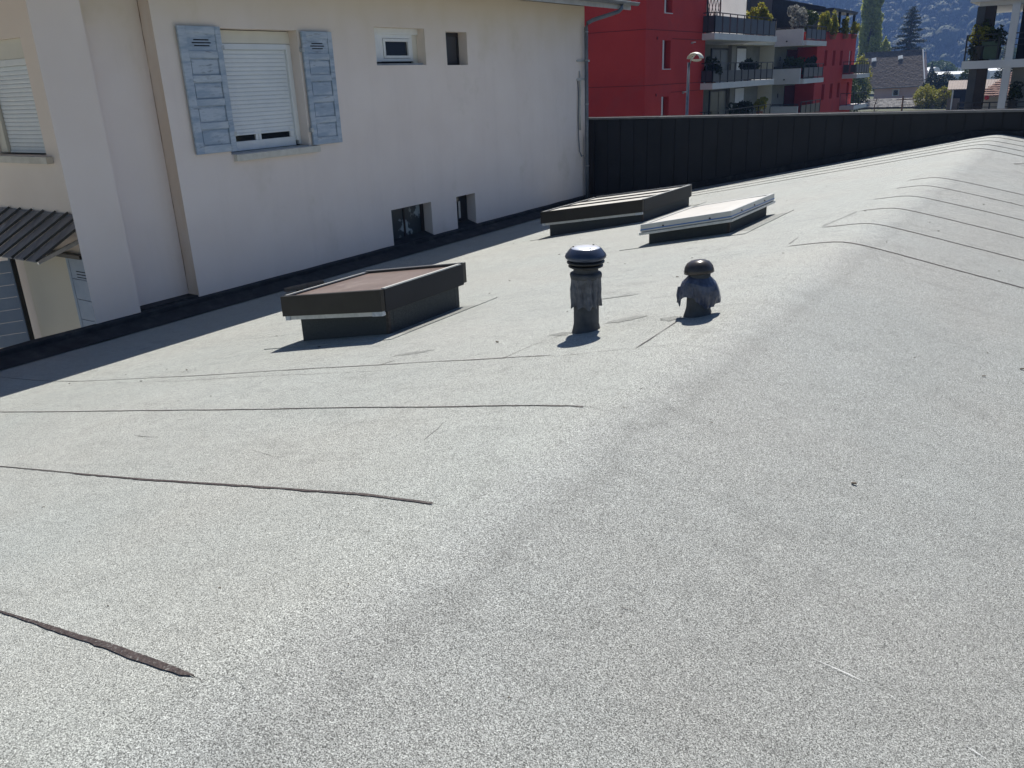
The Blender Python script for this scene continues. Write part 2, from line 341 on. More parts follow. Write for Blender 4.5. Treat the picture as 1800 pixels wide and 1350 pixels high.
def ribbon(pts, wd, m, name, wob=.4, z=.0035, parent=None):
    b = MB(); P = []
    for (xa, ya), (xb, yb) in zip(pts[:-1], pts[1:]):
        L_ = math.hypot(xb-xa, yb-ya); n = max(2, int(L_/.03))
        for k in range(n): P.append((xa+(xb-xa)*k/n, ya+(yb-ya)*k/n))
    P.append(pts[-1])
    for i, (x, y) in enumerate(P):
        p, q = P[max(i-1, 0)], P[min(i+1, len(P)-1)]; dx, dy = q[0]-p[0], q[1]-p[1]; l = math.hypot(dx, dy) or 1; nx, ny = -dy/l, dx/l
        ww = wd*max(.15, 1+wob*2*noise.noise(Vector((x*8, y*8, 1.5))))*(1 if 0 < i < len(P)-1 else .3)/2
        j = .004*noise.noise(Vector((x*5, y*5, 9)))
        m_ = len(b.v)
        for sgn in (-1, 1):
            X, Y = x+nx*(ww*sgn+j), y+ny*(ww*sgn+j); b.v.append((X, Y, roof_z(X, Y)+z))
        if i: b.f.append((m_-2, m_, m_+1, m_-1))
    return b.build(name, m, parent or roof)
# short laps, cracks and scuffs seen on the coating
ribbon([(-1.93, 7.86), (-1.83, 8.74)], .03, M_apron, 'bitumen_seam')
ribbon([(-2.0, 7.35), (-1.98, 7.0)], .008, M_bit, 'bitumen_seam')
ribbon([(-1.81, 3.74), (-1.83, 4.34)], .007, M_bit, 'bitumen_seam')
ribbon([(-2.28, 3.66), (-1.62, 3.80)], .003, M_bit, 'bitumen_seam', .8)
ribbon([(-3.62, 3.66), (-3.55, 3.80)], .007, M_bit, 'crack')
ribbon([(-2.20, 2.62), (-2.17, 2.55), (-2.13, 2.40)], .002, M_bit, 'crack')
ribbon([(-1.55, .905), (-1.48, .93), (-1.40, .92)], .0015, M_apron, 'crack')
def patch(cx, cy, w_, h_, name='membrane_patch', m=M_apron, th=.005, hole=None):
    b = MB(); n = 14
    X = np.linspace(cx-w_/2, cx+w_/2, n); Y = np.linspace(cy-h_/2, cy+h_/2, n)
    for x in X:
        for y in Y: b.v.append((x, y, roof_z(x, y)+th))
    for i in range(n-1):
        for j in range(n-1): b.f.append((i*n+j, (i+1)*n+j, (i+1)*n+j+1, i*n+j+1))
    k = len(b.v)
    ring = [i*n for i in range(n)] + [(n-1)*n+j for j in range(1, n)] + [i*n+n-1 for i in range(n-2, -1, -1)] + [j for j in range(n-2, 0, -1)]
    for r_ in ring: v = b.v[r_]; b.v.append((v[0], v[1], v[2]-th-.004))
    for i in range(len(ring)): j = (i+1) % len(ring); b.f.append((k+i, k+j, ring[j], ring[i]))
    return b.build(name, m, roof)
# ------------------------------------------------------------------ skylights
def skylight(kind, x0, x1, y0, y1, up, fr_h, ox0, ox1, oy0, oy1, label, group=None):
    """curb x0..x1,y0..y1; frame overhangs to ox/oy; up = frame bottom above the roof; the whole follows the pitch a little"""
    t = rig('skylight', None, label, 'skylight', 'skylights on the flat roof')
    def zb(x): return zr(x)-.02
    sl_ = .155 if kind != 'white' else .20
    def zf(x): return zr(x1)+up+sl_*(x-x1)          # underside of the frame
    def wall4(name, m, xa, xb, ya, yb, thick):
        c = MB()
        c.hexa([(xa,ya,zb(xa)),(xb,ya,zb(xb)),(xb,ya+thick,zb(xb)),(xa,ya+thick,zb(xa)),(xa,ya,zf(xa)),(xb,ya,zf(xb)),(xb,ya+thick,zf(xb)),(xa,ya+thick,zf(xa))])
        c.hexa([(xa,yb-thick,zb(xa)),(xb,yb-thick,zb(xb)),(xb,yb,zb(xb)),(xa,yb,zb(xa)),(xa,yb-thick,zf(xa)),(xb,yb-thick,zf(xb)),(xb,yb,zf(xb)),(xa,yb,zf(xa))])
        c.hexa([(xb-thick,ya+thick,zb(xb)),(xb,ya+thick,zb(xb)),(xb,yb-thick,zb(xb)),(xb-thick,yb-thick,zb(xb)),(xb-thick,ya+thick,zf(xb)),(xb,ya+thick,zf(xb)),(xb,yb-thick,zf(xb)),(xb-thick,yb-thick,zf(xb))])
        c.hexa([(xa,ya+thick,zb(xa)),(xa+thick,ya+thick,zb(xa)),(xa+thick,yb-thick,zb(xa)),(xa,yb-thick,zb(xa)),(xa,ya+thick,zf(xa)),(xa+thick,ya+thick,zf(xa)),(xa+thick,yb-thick,zf(xa)),(xa,yb-thick,zf(xa))])
        return c.build(name, M_curbs, t, bevel=.006)
    wall4('curb', M_curb, x0, x1, y0, y1, .06)
    # overlap fold at the near corner
    MB().hexa([(x1-.03,y0-.006,zb(x1)+.02),(x1+.006,y0-.006,zb(x1)+.02),(x1+.006,y0+.02,zb(x1)+.02),(x1-.03,y0+.02,zb(x1)+.02),(x1-.012,y0-.005,zf(x1)-.01),(x1+.005,y0-.005,zf(x1)-.01),(x1+.005,y0+.02,zf(x1)-.01),(x1-.012,y0+.02,zf(x1)-.01)]).build('corner_fold', M_bit, t)
    def sbox(xa, xb, ya, yb, za, zb_):           # box sheared along the pitch, z measured from frame underside
        return MB().hexa([(xa,ya,zf(xa)+za),(xb,ya,zf(xb)+za),(xb,yb,zf(xb)+za),(xa,yb,zf(xa)+za),(xa,ya,zf(xa)+zb_),(xb,ya,zf(xb)+zb_),(xb,yb,zf(xb)+zb_),(xa,yb,zf(xa)+zb_)])
    if kind == 'white':
        sbox(ox0, ox1, oy0, oy1, 0, .028).build('base_frame', M_silver, t, bevel=.003)
        f = [sbox(ox0+.012, ox1-.012, oy0+.012, oy0+.06, .032, fr_h), sbox(ox0+.012, ox1-.012, oy1-.06, oy1-.012, .032, fr_h),
             sbox(ox1-.06, ox1-.012, oy0+.0605, oy1-.0605, .032, fr_h), sbox(ox0+.012, ox0+.06, oy0+.0605, oy1-.0605, .032, fr_h)]
        for q in f: q.build('frame', M_alum, t, bevel=.006)
        # blue protective line with screws
        sbox(ox0+.012, ox1-.009, oy0+.009, oy0+.0115, .050, .062).build('film_strip', M_film, t)
        sbox(ox1-.0115, ox1-.009, oy0+.0121, oy1-.012, .050, .062).build('film_strip', M_film, t)
        for fx in (.27, .77):
            xx = ox0+(ox1-ox0)*fx; MB().tube([(xx, oy0+.012, zf(xx)+.07), (xx, oy0+.003, zf(xx)+.07)], .009, 8).build('screw', M_black, t)
        for fy in (.22, .5, .74):
            yy = oy0+(oy1-oy0)*fy; MB().tube([(ox1-.012, yy, zf(ox1)+.075), (ox1-.003, yy, zf(ox1)+.075)], .009, 8).build('screw', M_black, t)
        b = MB(); n = 12; xa, xb, ya, yb = ox0+.05, ox1-.05, oy0+.05, oy1-.05
        for i in range(n+1):
            for j in range(n+1):
                u, v = i/n, j/n; x = xa+(xb-xa)*u; y = ya+(yb-ya)*v
                d = min(1, 5*min(u, 1-u))*min(1, 5*min(v, 1-v)); b.v.append((x, y, zf(x)+fr_h-.012+.02*math.sqrt(max(d, 0))))
        for i in range(n):
            for j in range(n): a = i*(n+1)+j; b.f.append((a, a+n+1, a+n+2, a+1))
        b.build('opal_panel', M_opal, t, smooth=True)
    else:
        # silver flashing strip under the near frame, dark frame members, pane(s) between them
        sbox(ox0+.02, ox1-.012, oy0+.018, oy0+.05, -.035, .0).build('flashing_strip', M_silver, t)
        sbox(ox0+.018, ox0+.075, oy0+.014, oy0+.052, -.038, .004).build('strip_clip', M_foil, t)
        sbox(ox1-.12, ox1-.010, oy0+.014, oy0+.052, -.037, .004).build('strip_clip', M_foil, t)
        sbox(ox0, ox1, oy0, oy0+.045, 0.001, fr_h).build('front_frame', M_blackw, t, bevel=.003)
        sbox(ox0, ox1, oy1-.045, oy1, 0.001, fr_h+.004).build('rear_frame', M_black, t, bevel=.003)
        sbox(ox1-.04, ox1+.004, oy0+.046, oy1-.046, -.012, fr_h-.004).build('side_frame', M_anth, t, bevel=.003)
        sbox(ox0-.002, ox0+.04, oy0+.046, oy1-.046, .001, fr_h-.004).build('side_frame', M_anth, t, bevel=.003)
        # sun highlights on the frame edges, drawn as white strips
        sbox(ox1-.034, ox1+.005, oy0+.05, oy1-.08, fr_h-.004, fr_h+.006).build('edge_strip', M_alum, t)
        sbox(ox0+.004, ox0+.03, oy0+.05, oy1-.08, fr_h-.004, fr_h+.004).build('edge_strip', M_alum, t)
        if kind == 'bronze':
            sbox(ox0+.041, ox1-.041, oy0+.046, oy1-.046, fr_h-.032, fr_h-.016).build('pane', M_bronze, t)
            sbox(ox0, ox1, oy1-.043, oy1-.035, fr_h+.004, fr_h+.011).build('edge_strip', M_alum, t)
        else:
            n = 3; L_ = (oy1-oy0-.09)/n
            for k in range(n):
                ya = oy0+.046+k*L_
                sbox(ox0+.041, ox1-.041, ya+.006, ya+L_-.052, fr_h-.03, fr_h-.014).build('pane', M_opal, t)
                sbox(ox0+.041, ox1-.041, ya+L_-.05, ya+L_-.004, fr_h-.03, fr_h+.003).build('glazing_bar', M_black, t, bevel=.002)
            sbox(ox0+.01, ox1-.01, oy1-.012, oy1-.004, fr_h+.004, fr_h+.011).build('edge_strip', M_alum, t)
    return t
def apron(x0, x1, y0, y1, hole, th=.006):
    """membrane apron round a curb: four tongues"""
    hx0, hx1, hy0, hy1 = hole
    for a in ((x0, x1, y0, hy0), (x0, x1, hy1, y1), (x0, hx0, hy0, hy1), (hx1, x1, hy0, hy1)):
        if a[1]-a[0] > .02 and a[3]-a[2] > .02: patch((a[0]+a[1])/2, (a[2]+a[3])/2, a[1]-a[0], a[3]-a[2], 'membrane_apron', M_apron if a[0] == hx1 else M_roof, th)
skylight('bronze', -5.41, -4.385, 4.64, 5.56, .205, .175, -5.54, -4.37, 4.56, 5.66, 'dark framed square skylight with pinkish bronze pane, nearest to the camera')
apron(-5.70, -4.19, 4.44, 5.86, (-5.41, -4.385, 4.64, 5.56))
skylight('dark', -7.0, -5.37, 11.32, 13.07, .155, .185, -7.14, -5.355, 11.27, 13.13, 'long dark framed skylight with three panes near the black end wall')
apron(-7.24, -5.16, 11.1, 13.3, (-7.0, -5.37, 11.32, 13.07))
skylight('white', -3.89, -2.985, 8.36, 9.57, .125, .115, -3.97, -2.93, 8.27, 9.70, 'white framed skylight with opal panel standing right of the dark skylights')
apron(-4.14, -2.74, 8.14, 9.8, (-3.89, -2.985, 8.36, 9.57))

# ------------------------------------------------------------------ vent pipes
def wobble(seed, amp):
    def f(i, t): 
        a = noise.noise(Vector((math.cos(t)*1.6+seed, math.sin(t)*1.6, i*.25))); b = noise.noise(Vector((math.cos(t)*4+seed, math.sin(t)*4, i*.5)))
        return (amp[i]*(a+.6*b), 0)
    return f
cx, cy_ = -2.40, 4.28; zb = zr(cx)
t = rig('vent_pipe', None, 'tall vent pipe with round pale topped mushroom cap and grey wrapped collar', 'vent pipe')
MB().lathe((cx, cy_, 0), [(.10, zb-.07), (.096, zb-.02), (.086, zb+.018), (.078, zb+.05), (.077, -1.28), (.075, -1.09), (.073, -1.05)], 40, wobble(3, [.02, .012, .006, .003, .002, 0, 0])).build('pipe', M_pipe, t, smooth=True)
MB().lathe((cx, cy_, 0), [(.070, -1.09), (.092, -1.095), (.096, -1.105), (.094, -1.125), (.080, -1.135)], 40, wobble(5, [0, .003, .004, .004, .002])).build('collar', M_pipe, t, smooth=True)
def wrapw(i, t):
    a = noise.noise(Vector((math.cos(t)*2.2, math.sin(t)*2.2, 4))); b = noise.noise(Vector((math.cos(t)*5, math.sin(t)*5, 4+i*.5)))+.35*noise.noise(Vector((math.cos(t)*12, math.sin(t)*12, i*.9)))
    return ((.005+.0028*i)*(a*1.3+b), (-.012*i*a*.5-.008*max(0, b) if i == 5 else 0))
MB().lathe((cx, cy_, 0), [(.082, -1.105), (.090, -1.12), (.088, -1.16), (.090, -1.20), (.089, -1.24), (.090, -1.295)], 90, wrapw).build('wrap', M_wrap, t)
for rr, zz in ((.113, -1.028), (.104, -1.052)):
    MB().lathe((cx, cy_, 0), [(.06, zz+.010), (rr-.012, zz+.009), (rr, zz+.003), (rr, zz-.005), (rr-.01, zz-.010), (.06, zz-.012)], 48).build('cap_ring', M_black, t, smooth=True)
MB().lathe((cx, cy_, 0), [(.06, -1.018), (.108, -1.016), (.121, -1.004), (.124, -.994), (.119, -.982), (.098, -.955), (.087, -.946)], 56).build('cap', M_cap, t, smooth=True)
MB().lathe((cx, cy_, 0), [(.0001, -.939), (.05, -.940), (.081, -.943), (.086, -.947)], 48).build('cap_disc', M_captop, t, smooth=True)
for a in (200, 320, 80):
    x, y = cx+.074*math.cos(R(a)), cy_+.074*math.sin(R(a)); MB().lathe((x, y, 0), [(.0001, -.936), (.005, -.937), (.006, -.944)], 8).build('screw', M_black, t)
ribbon([(-2.50, 4.26), (-2.58, 4.02), (-2.62, 3.66)], .004, M_bit, 'bitumen_seam')
cx, cy_ = -1.765, 4.49; zb = zr(cx)
t = rig('vent_pipe', None, 'short vent pipe with tilted brown dome cap and ragged blue black wrapping', 'vent pipe')
MB().lathe((cx, cy_, 0), [(.095, zb-.07), (.09, zb-.02), (.078, zb+.014), (.070, zb+.045), (.067, -1.2), (.062, -1.08), (.05, -1.05)], 40, wobble(8, [.02, .014, .008, .003, .002, 0, 0])).build('pipe', M_pipe, t, smooth=True)
MB().lathe((cx-.004, cy_, 0), [(.058, -1.12), (.060, -1.075), (.045, -1.05), (.03, -1.03)], 32, wobble(2, [.006, .006, .004, 0])).build('neck', M_brown, t, smooth=True)
def skirt(i, t):
    ph = (math.degrees(t)+68.5+180) % 360-180; u = i/7
    def g(c, w_): d = (ph-c+180) % 360-180; return math.exp(-(d/w_)**2)
    a = noise.noise(Vector((math.cos(t)*1.9+7, math.sin(t)*1.9, 1))); b = noise.noise(Vector((math.cos(t)*6+2, math.sin(t)*6, 1+u*.6))); c_ = noise.noise(Vector((math.cos(t)*13, math.sin(t)*13, 3)))
    Lb = .112+.075*g(38, 42)+.055*g(-95, 30)+.035*g(95, 20)+.02*max(0, c_)-.02*max(0, b)
    fl = .026*g(-95, 38)+.026*g(92, 30)
    rr_ = .058+(.030*min(1, u*3.2))+fl*min(1, u*1.6)*(1+.5*u)+u*(.010*a+.010*b)+(.0025*c_+.003*noise.noise(Vector((math.cos(t)*9, math.sin(t)*9, i*1.1))))*min(1, u*3)
    if g(38, 45) > .4: rr_ += .012*math.sin(min(1, u)*math.pi)*g(38, 45)-.014*max(0, u-.6)
    return (rr_-1, -Lb*u-.010*min(1, u*4)*0-1)
MB().lathe((cx-.002, cy_, 0), [(1, -1.095+1)]*8, 52, skirt).build('wrap', M_wrap2, t)
b = MB()
lx, ly = cx-.116*math.cos(R(21.5)), cy_-.116*math.sin(R(21.5))
for k, (dx, z, wd) in enumerate(((.012, -1.165, .018), (.004, -1.215, .018), (.004, -1.245, .012), (.010, -1.285, .003))):
    b.v += [(lx+dx-wd*.9, ly-wd*.36, z), (lx+dx+wd*.9, ly+wd*.36, z+.006)]
    if k: b.f.append((2*k-2, 2*k-1, 2*k+1, 2*k))
o = b.build('torn_strip', M_wrap2, t); sm = o.modifiers.new('s', 'SOLIDIFY'); sm.thickness = .003
for sx, zz, hh in ((1, -1.185, .04),):
    px, py = cx+sx*.113*math.cos(R(21.5)), cy_+sx*.113*math.sin(R(21.5))
    q = MB().poly([(px-.010, py-.03, zz), (px+.010, py-.025, zz+.006), (px+.012*sx, py-.02, zz-hh), (px-.004, py-.028, zz-hh*.8)]).build('torn_foil', M_foil, t)
    sm = q.modifiers.new('s', 'SOLIDIFY'); sm.thickness = .002
dome = MB().lathe((0, 0, 0), [(.055, -.024), (.078, -.036), (.087, -.032), (.086, -.018), (.079, .004), (.063, .022), (.040, .032), (.018, .035), (.0001, .036)], 40).build('cap', M_bcap, t, smooth=True)
dome.location = (cx-.006, cy_-.004, -1.045); dome.rotation_euler = (R(-4), R(-8), 0); dome.scale = (1, 1, 1.15)


# ------------------------------------------------------------------ debris on the roof
for (x, y, L_, a, lab) in ((-.9, 14.2, .32, 60, 'thin bent dark twig lying near the far ridge at right'),):
    b = MB(); pts = []
    for k in range(6):
        u = k/5; X = x+math.cos(R(a))*L_*u+(.03 if L_ > .1 else .002)*math.sin(u*5)*min(1, L_*4); Y = y+math.sin(R(a))*L_*u; pts.append((X, Y, roof_z(X, Y)+(.008+.012*math.sin(u*3))*(1 if L_ > .1 else .35)))
    tag(b.tube(pts, [q*(.25 if L_ < .1 else 1) for q in (.004, .004, .0035, .003, .0025, .0015)], 6).build('twig', M_debris, None), lab, 'twig')
b = MB()
spots = [(-2.02, 2.08), (-4.86, 2.4), (-1.12, 3.05), (-1.45, 2.9), (-1.52, 1.35), (-1.7, 1.62), (-4.6, 3.1), (-6.2, 5.0), (-2.9, 4.9), (-2.95, 4.1), (-3.5, 7.0), (-3.1, 6.2), (-1.2, .95), (-.95, 1.3), (-1.3, 1.1), (-1.9, 1.2), (-.3, 5.1), (-.1, 6.1), (-2.5, 5.9), (-2.2, 1.02), (-2.9, 1.3), (-3.6, 1.5), (-4.7, 6.8), (-1.0, 8.1)]
for i in range(110): spots.append((random.uniform(-8, 1), random.uniform(.9, 14)))
for x, y in spots:
    s_ = random.uniform(.002, .006) if y > 3 else random.uniform(.001, .0025); a = random.uniform(0, 6.3); z = roof_z(x, y)+.005; e = random.uniform(1, 2.6)
    ca, sa = math.cos(a), math.sin(a)
    b.hexa([(x+(ca*u*e-sa*v)*s_, y+(sa*u*e+ca*v)*s_, z+dz*s_*.6) for dz in (0, 1) for u, v in ((-1,-1),(1,-.6),(.8,1),(-.7,.8))])
tag(b.build('leaf_litter', M_debris), 'scattered dark specks of leaf litter and grit on the pale roof', 'litter', kind='stuff')
# granule-poor patches round the vents and scuffs
def blob(cx, cy, rx, ry, seed, rot=0):
    b = MB(); n = 30; b.v.append((cx, cy, roof_z(cx, cy)+.003))
    for k in range(n):
        a = 2*math.pi*k/n; q = 1+.55*noise.noise(Vector((math.cos(a)*1.5+seed, math.sin(a)*1.5, 0)))+.3*noise.noise(Vector((math.cos(a)*5+seed, math.sin(a)*5, 3)))
        u, v = rx*q*math.cos(a), ry*q*math.sin(a); x = cx+u*math.cos(rot)-v*math.sin(rot); y = cy+u*math.sin(rot)+v*math.cos(rot); b.v.append((x, y, roof_z(x, y)+.0025))
    for k in range(n): b.f.append((0, 1+k, 1+(k+1) % n))
    return b.build('worn_patch', M_apron, roof)
blob(-2.24, 4.50, .10, .06, 2, .6); blob(-2.53, 4.22, .07, .05, 5); blob(-1.90, 4.42, .07, .05, 8); blob(-3.55, 3.95, .13, .035, 4, .3); blob(-2.72, 5.3, .16, .02, 6, .2)
b = MB()
def streak(b, x, y, L_, a, wd):
    n = max(3, int(L_/.03)); m0 = len(b.v)
    for k in range(n+1):
        u = k/n; X = x+math.cos(a)*L_*u; Y = y+math.sin(a)*L_*u+.01*noise.noise(Vector((X*4, y*4, 2))); ww = wd*math.sin(math.pi*min(.98, max(.02, u)))*max(.2, 1+noise.noise(Vector((X*15, Y*15, 1))))
        b.v += [(X, Y-ww, roof_z(X, Y)+.003), (X, Y+ww, roof_z(X, Y)+.003)]
        if k: i = len(b.v); b.f.append((i-4, i-2, i-1, i-3))
for k in range(80):
    y = random.uniform(2.2, 15)**1.0; x = random.uniform(-7.6, -1.7); streak(b, x, y, random.uniform(.04, .45), random.gauss(0, .16), random.uniform(.0006, .0016)*(1+y*.16))
for k in range(10): streak(b, random.uniform(-1.6, .6), random.uniform(1.5, 9), random.uniform(.02, .15), random.uniform(0, 3), random.uniform(.0005, .0012))
for (x, y, L_) in ((-7.9, 5.0, 3.2), (-7.4, 3.55, 5.0), (-6.6, 9.4, 2.2), (-4.2, 6.3, 1.4), (-7.2, 13.0, 2.0)): streak(b, x, y, L_, .0, .0022)
o = b.build('scuff_marks', M_bit, roof); o['kind'] = 'stuff'
# white scratches lower right
for pts, wd in (([(-.41, 1.962), (-.34, 1.968), (-.275, 1.972)], .0018), ([(-.215, 1.975), (-.19, 1.97)], .0015), ([(-.10, 1.945), (-.07, 1.94)], .0015), ([(-.02, 1.93), (.03, 1.92)], .002)):
    ribbon(pts, wd, M_chalk, 'chalk_line', .5, .004)
# ------------------------------------------------------------------ upstand along the house
up = MB(); W = -9.7
pr_ = [(-9.62, zr(-9.62)-.05), (-9.62, -2.60), (-9.628, -2.585), (-9.72, -2.575), (-9.72, -2.95)]
def extr(b, prof, y0, y1, n, wav=0):
    base = len(b.v); m = len(prof)
    for k in range(n+1):
        y = y0+(y1-y0)*k/n
        for j, (x, z) in enumerate(prof): b.v.append((x+wav*noise.noise(Vector((y*2, j, 1))), y, z+wav*noise.noise(Vector((y*1.7, j, 6)))))
    for k in range(n):
        for j in range(m-1): b.f.append((base+k*m+j, base+(k+1)*m+j, base+(k+1)*m+j+1, base+k*m+j+1))
    b.f.append(tuple(base+j for j in range(m))); b.f.append(tuple(base+n*m+j for j in range(m))[::-1]); return b
for y0, y1 in ((-3.4, -1.0), (-.996, 1.2), (1.204, 3.3), (3.304, 5.2), (5.204, 7.1), (7.104, 9.1), (9.104, 11.1), (11.104, 13.1), (13.104, 15.2), (15.204, 17.30)):
    extr(MB(), pr_, y0, y1, 24, .008).build('upstand', M_curb, roof)
# cant strip at its foot
extr(MB(), [(-9.33, zr(-9.33)+.012), (-9.615, zr(-9.62)+.10), (-9.615, zr(-9.62)-.05)], -3.4, 17.25, 90, .010).build('cant_strip', M_curb, roof)
MB().box(-9.97, -9.721, 5.77, 6.63, -2.9, -2.556).build('upstand', M_curb, roof)
q = MB().bar((-9.05, 7.55, zr(-9.05)+.06), (-8.8, 8.05, zr(-8.8)+.07), .10, .05); q.box(-9.02, -8.94, 7.72, 7.8, zr(-9), zr(-9)+.05)
tag(q.build('wooden_batten', M_wood, None, bevel=.005), 'short brown wooden batten lying in shade at the foot of the house wall', 'batten')

# ------------------------------------------------------------------ the cream house
house = rig('house', None, 'cream rendered house with weathered blue shutters rising beside the grey roof', 'house')
def yz_wall(x, y0, y1, z0, z1, holes, depth, m, name='wall', th=.3):
    b = MB(); ys = sorted({y0, y1, *[h[0] for h in holes], *[h[1] for h in holes]}); zs = sorted({z0, z1, *[h[2] for h in holes], *[h[3] for h in holes]})
    for ya, yb in zip(ys[:-1], ys[1:]):
        for za, zb_ in zip(zs[:-1], zs[1:]):
            cy2, cz = (ya+yb)/2, (za+zb_)/2
            if any(h[0] < cy2 < h[1] and h[2] < cz < h[3] for h in holes): continue
            b.poly([(x, ya, za), (x, yb, za), (x, yb, zb_), (x, ya, zb_)])
    for h in holes:
        a, c, d, e = h[:4]; X = x-depth
        b.poly([(x, a, d), (x, a, e), (X, a, e), (X, a, d)]); b.poly([(x, c, d), (X, c, d), (X, c, e), (x, c, e)])
        b.poly([(x, a, e), (x, c, e), (X, c, e), (X, a, e)]); b.poly([(x, a, d), (X, a, d), (X, c, d), (x, c, d)])
    X = x-th
    b.poly([(x, y0, z0), (x, y0, z1), (X, y0, z1), (X, y0, z0)]); b.poly([(x, y1, z0), (X, y1, z0), (X, y1, z1), (x, y1, z1)])
    return b.build(name, m, house)
H = [(7.50, 8.93, -.79, .80), (10.55, 11.79, .32, .89), (12.37, 12.98, .31, .86), (10.58, 11.65, -2.585, -1.98), (12.39, 12.98, -2.585, -1.99)]
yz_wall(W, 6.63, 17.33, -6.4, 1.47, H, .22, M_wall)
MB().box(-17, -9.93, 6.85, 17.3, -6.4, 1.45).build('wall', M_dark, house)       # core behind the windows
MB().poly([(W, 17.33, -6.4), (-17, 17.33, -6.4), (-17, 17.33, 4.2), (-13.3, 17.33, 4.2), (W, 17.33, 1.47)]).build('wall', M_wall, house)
# side return with the rust stain, recessed strip and projecting pier
MB().poly([(-9.93, 6.628, -6.4), (W+.001, 6.628, -6.4), (W+.001, 6.628, 1.47), (-9.93, 6.628, 1.47)]).build('wall', M_stain, house)
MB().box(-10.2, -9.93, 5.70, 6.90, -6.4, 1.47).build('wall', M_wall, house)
pier = MB(); P4 = [(W, 5.155), (W, 5.755), (-9.96, 5.755), (-9.96, 5.40)]
n = 0
pier.v = [(x, y, z) for z in (-6.4, 1.47) for x, y in P4]; pier.f = [(0,1,5,4),(1,2,6,5),(2,3,7,6),(3,0,4,7),(4,5,6,7)]
pier.build('pier', M_wallp, house)
b = MB(); n = 90
for k in range(n+1):
    z = -2.5+3.9*k/n; x = -9.915+.012*noise.noise(Vector((z*2, 0, 3)))+.006*noise.noise(Vector((z*9, 0, 1))); wd = max(.0008, .004+.006*noise.noise(Vector((z*1.7, 5, 1)))+.004*noise.noise(Vector((z*7, 5, 1))))
    b.v += [(x-wd, 6.6255, z), (x+wd, 6.6255, z)]
    if k: b.f.append((2*k-2, 2*k-1, 2*k+1, 2*k))
b.build('crack', mat('crack_rust', (.22, .13, .08), (.34, .22, .15), 9, .9), house)
# wing wall facing the camera, set back behind the pier
def xz_wall(y, x0, x1, z0, z1, holes, depth, m, parent, name='wall'):
    b = MB(); xs = sorted({x0, x1, *[h[0] for h in holes], *[h[1] for h in holes]}); zs = sorted({z0, z1, *[h[2] for h in holes], *[h[3] for h in holes]})
    for xa, xb in zip(xs[:-1], xs[1:]):
        for za, zb_ in zip(zs[:-1], zs[1:]):
            c, d = (xa+xb)/2, (za+zb_)/2
            if any(h[0] < c < h[1] and h[2] < d < h[3] for h in holes): continue
            b.poly([(xa, y, za), (xb, y, za), (xb, y, zb_), (xa, y, zb_)])
    for h in holes:
        a, c, d, e = h; Y = y+depth
        for q in ([(a,y,d),(a,y,e),(a,Y,e),(a,Y,d)], [(c,y,d),(c,Y,d),(c,Y,e),(c,y,e)], [(a,y,e),(c,y,e),(c,Y,e),(a,Y,e)], [(a,y,d),(a,Y,d),(c,Y,d),(c,y,d)]): b.poly(q)
    return b.build(name, m, parent)
YW = 5.9
xz_wall(YW, -17, -9.94, -6.4, 1.47, [(-12.75, -11.42, -.69, .76)], .2, M_wing, house)
def slats(parent, axis, c, a0, a1, z0, z1, n, m, name='slat'):
    me = None; h = (z1-z0)/n; th = .008
    for k in range(n):
        za = z0+k*h
        if me is None:
            b = MB(); prof = [(0, 0), (th*.75, h*.18), (th, h*.5), (th*.8, h*.82), (.001, h*.965)]
            for e in (a0, a1):
                for d, z in prof: b.v.append((c+d, e, z) if axis == 'x' else (e, c-d, z))
            for j in range(4): b.f.append((j, 5+j, 6+j, j+1) if axis == 'x' else (j, j+1, 6+j, 5+j))
            b.f.append((0,1,2,3,4)); b.f.append((9,8,7,6,5))
            o = b.build(name, m, parent); me = o.data
        else:
            o = bpy.data.objects.new(name, me); col.objects.link(o); o.parent = parent
        o.location = (0, 0, za)
# big window: roller shutter box, slats, frame below
X = W-.2
win = MB().box(X-.02, X+.03, 7.50, 8.93, .625, .79).build('window', M_cream, house, bevel=.006)
MB().box(X-.02, X+.045, 7.52, 8.86, .548, .622).build('shutter_box', M_slat, win, bevel=.006)
MB().box(X-.02, X+.05, 8.83, 8.87, -.70, .62).build('guide_rail', M_white, win, bevel=.004)
MB().box(X-.02, X+.03, 8.88, 8.928, -.76, .62).build('frame', M_white, win, bevel=.004)
rs = MB().box(X, X+.02, 7.52, 8.83, -.565, -.54).build('roller_shutter', M_slat, house, bevel=.003)
slats(rs, 'x', X, 7.52, 8.83, -.54, .548, 20, M_slat)
wb = MB().box(X-.03, X+.02, 7.52, 8.83, -.77, -.645).build('window_frame', M_white, house, bevel=.004)
for a, c in ((7.52, 7.60), (8.11, 8.155), (8.165, 8.21), (8.75, 8.83)): MB().box(X-.03, X+.01, a, c, -.644, -.50).build('stile', M_white, wb, bevel=.003)
for a, c in ((7.60, 8.11), (8.21, 8.75)): MB().box(X-.03, X-.015, a, c, -.644, -.50).build('pane', M_glass, wb)
MB().box(X-.02, W-.01, 7.52, 8.92, -.80, -.775).build('rain_bar', M_zinc, wb)
MB().box(W-.2, W+.075, 7.53, 9.07, -.885, -.795).build('window_sill', M_sill, house, bevel=.006)
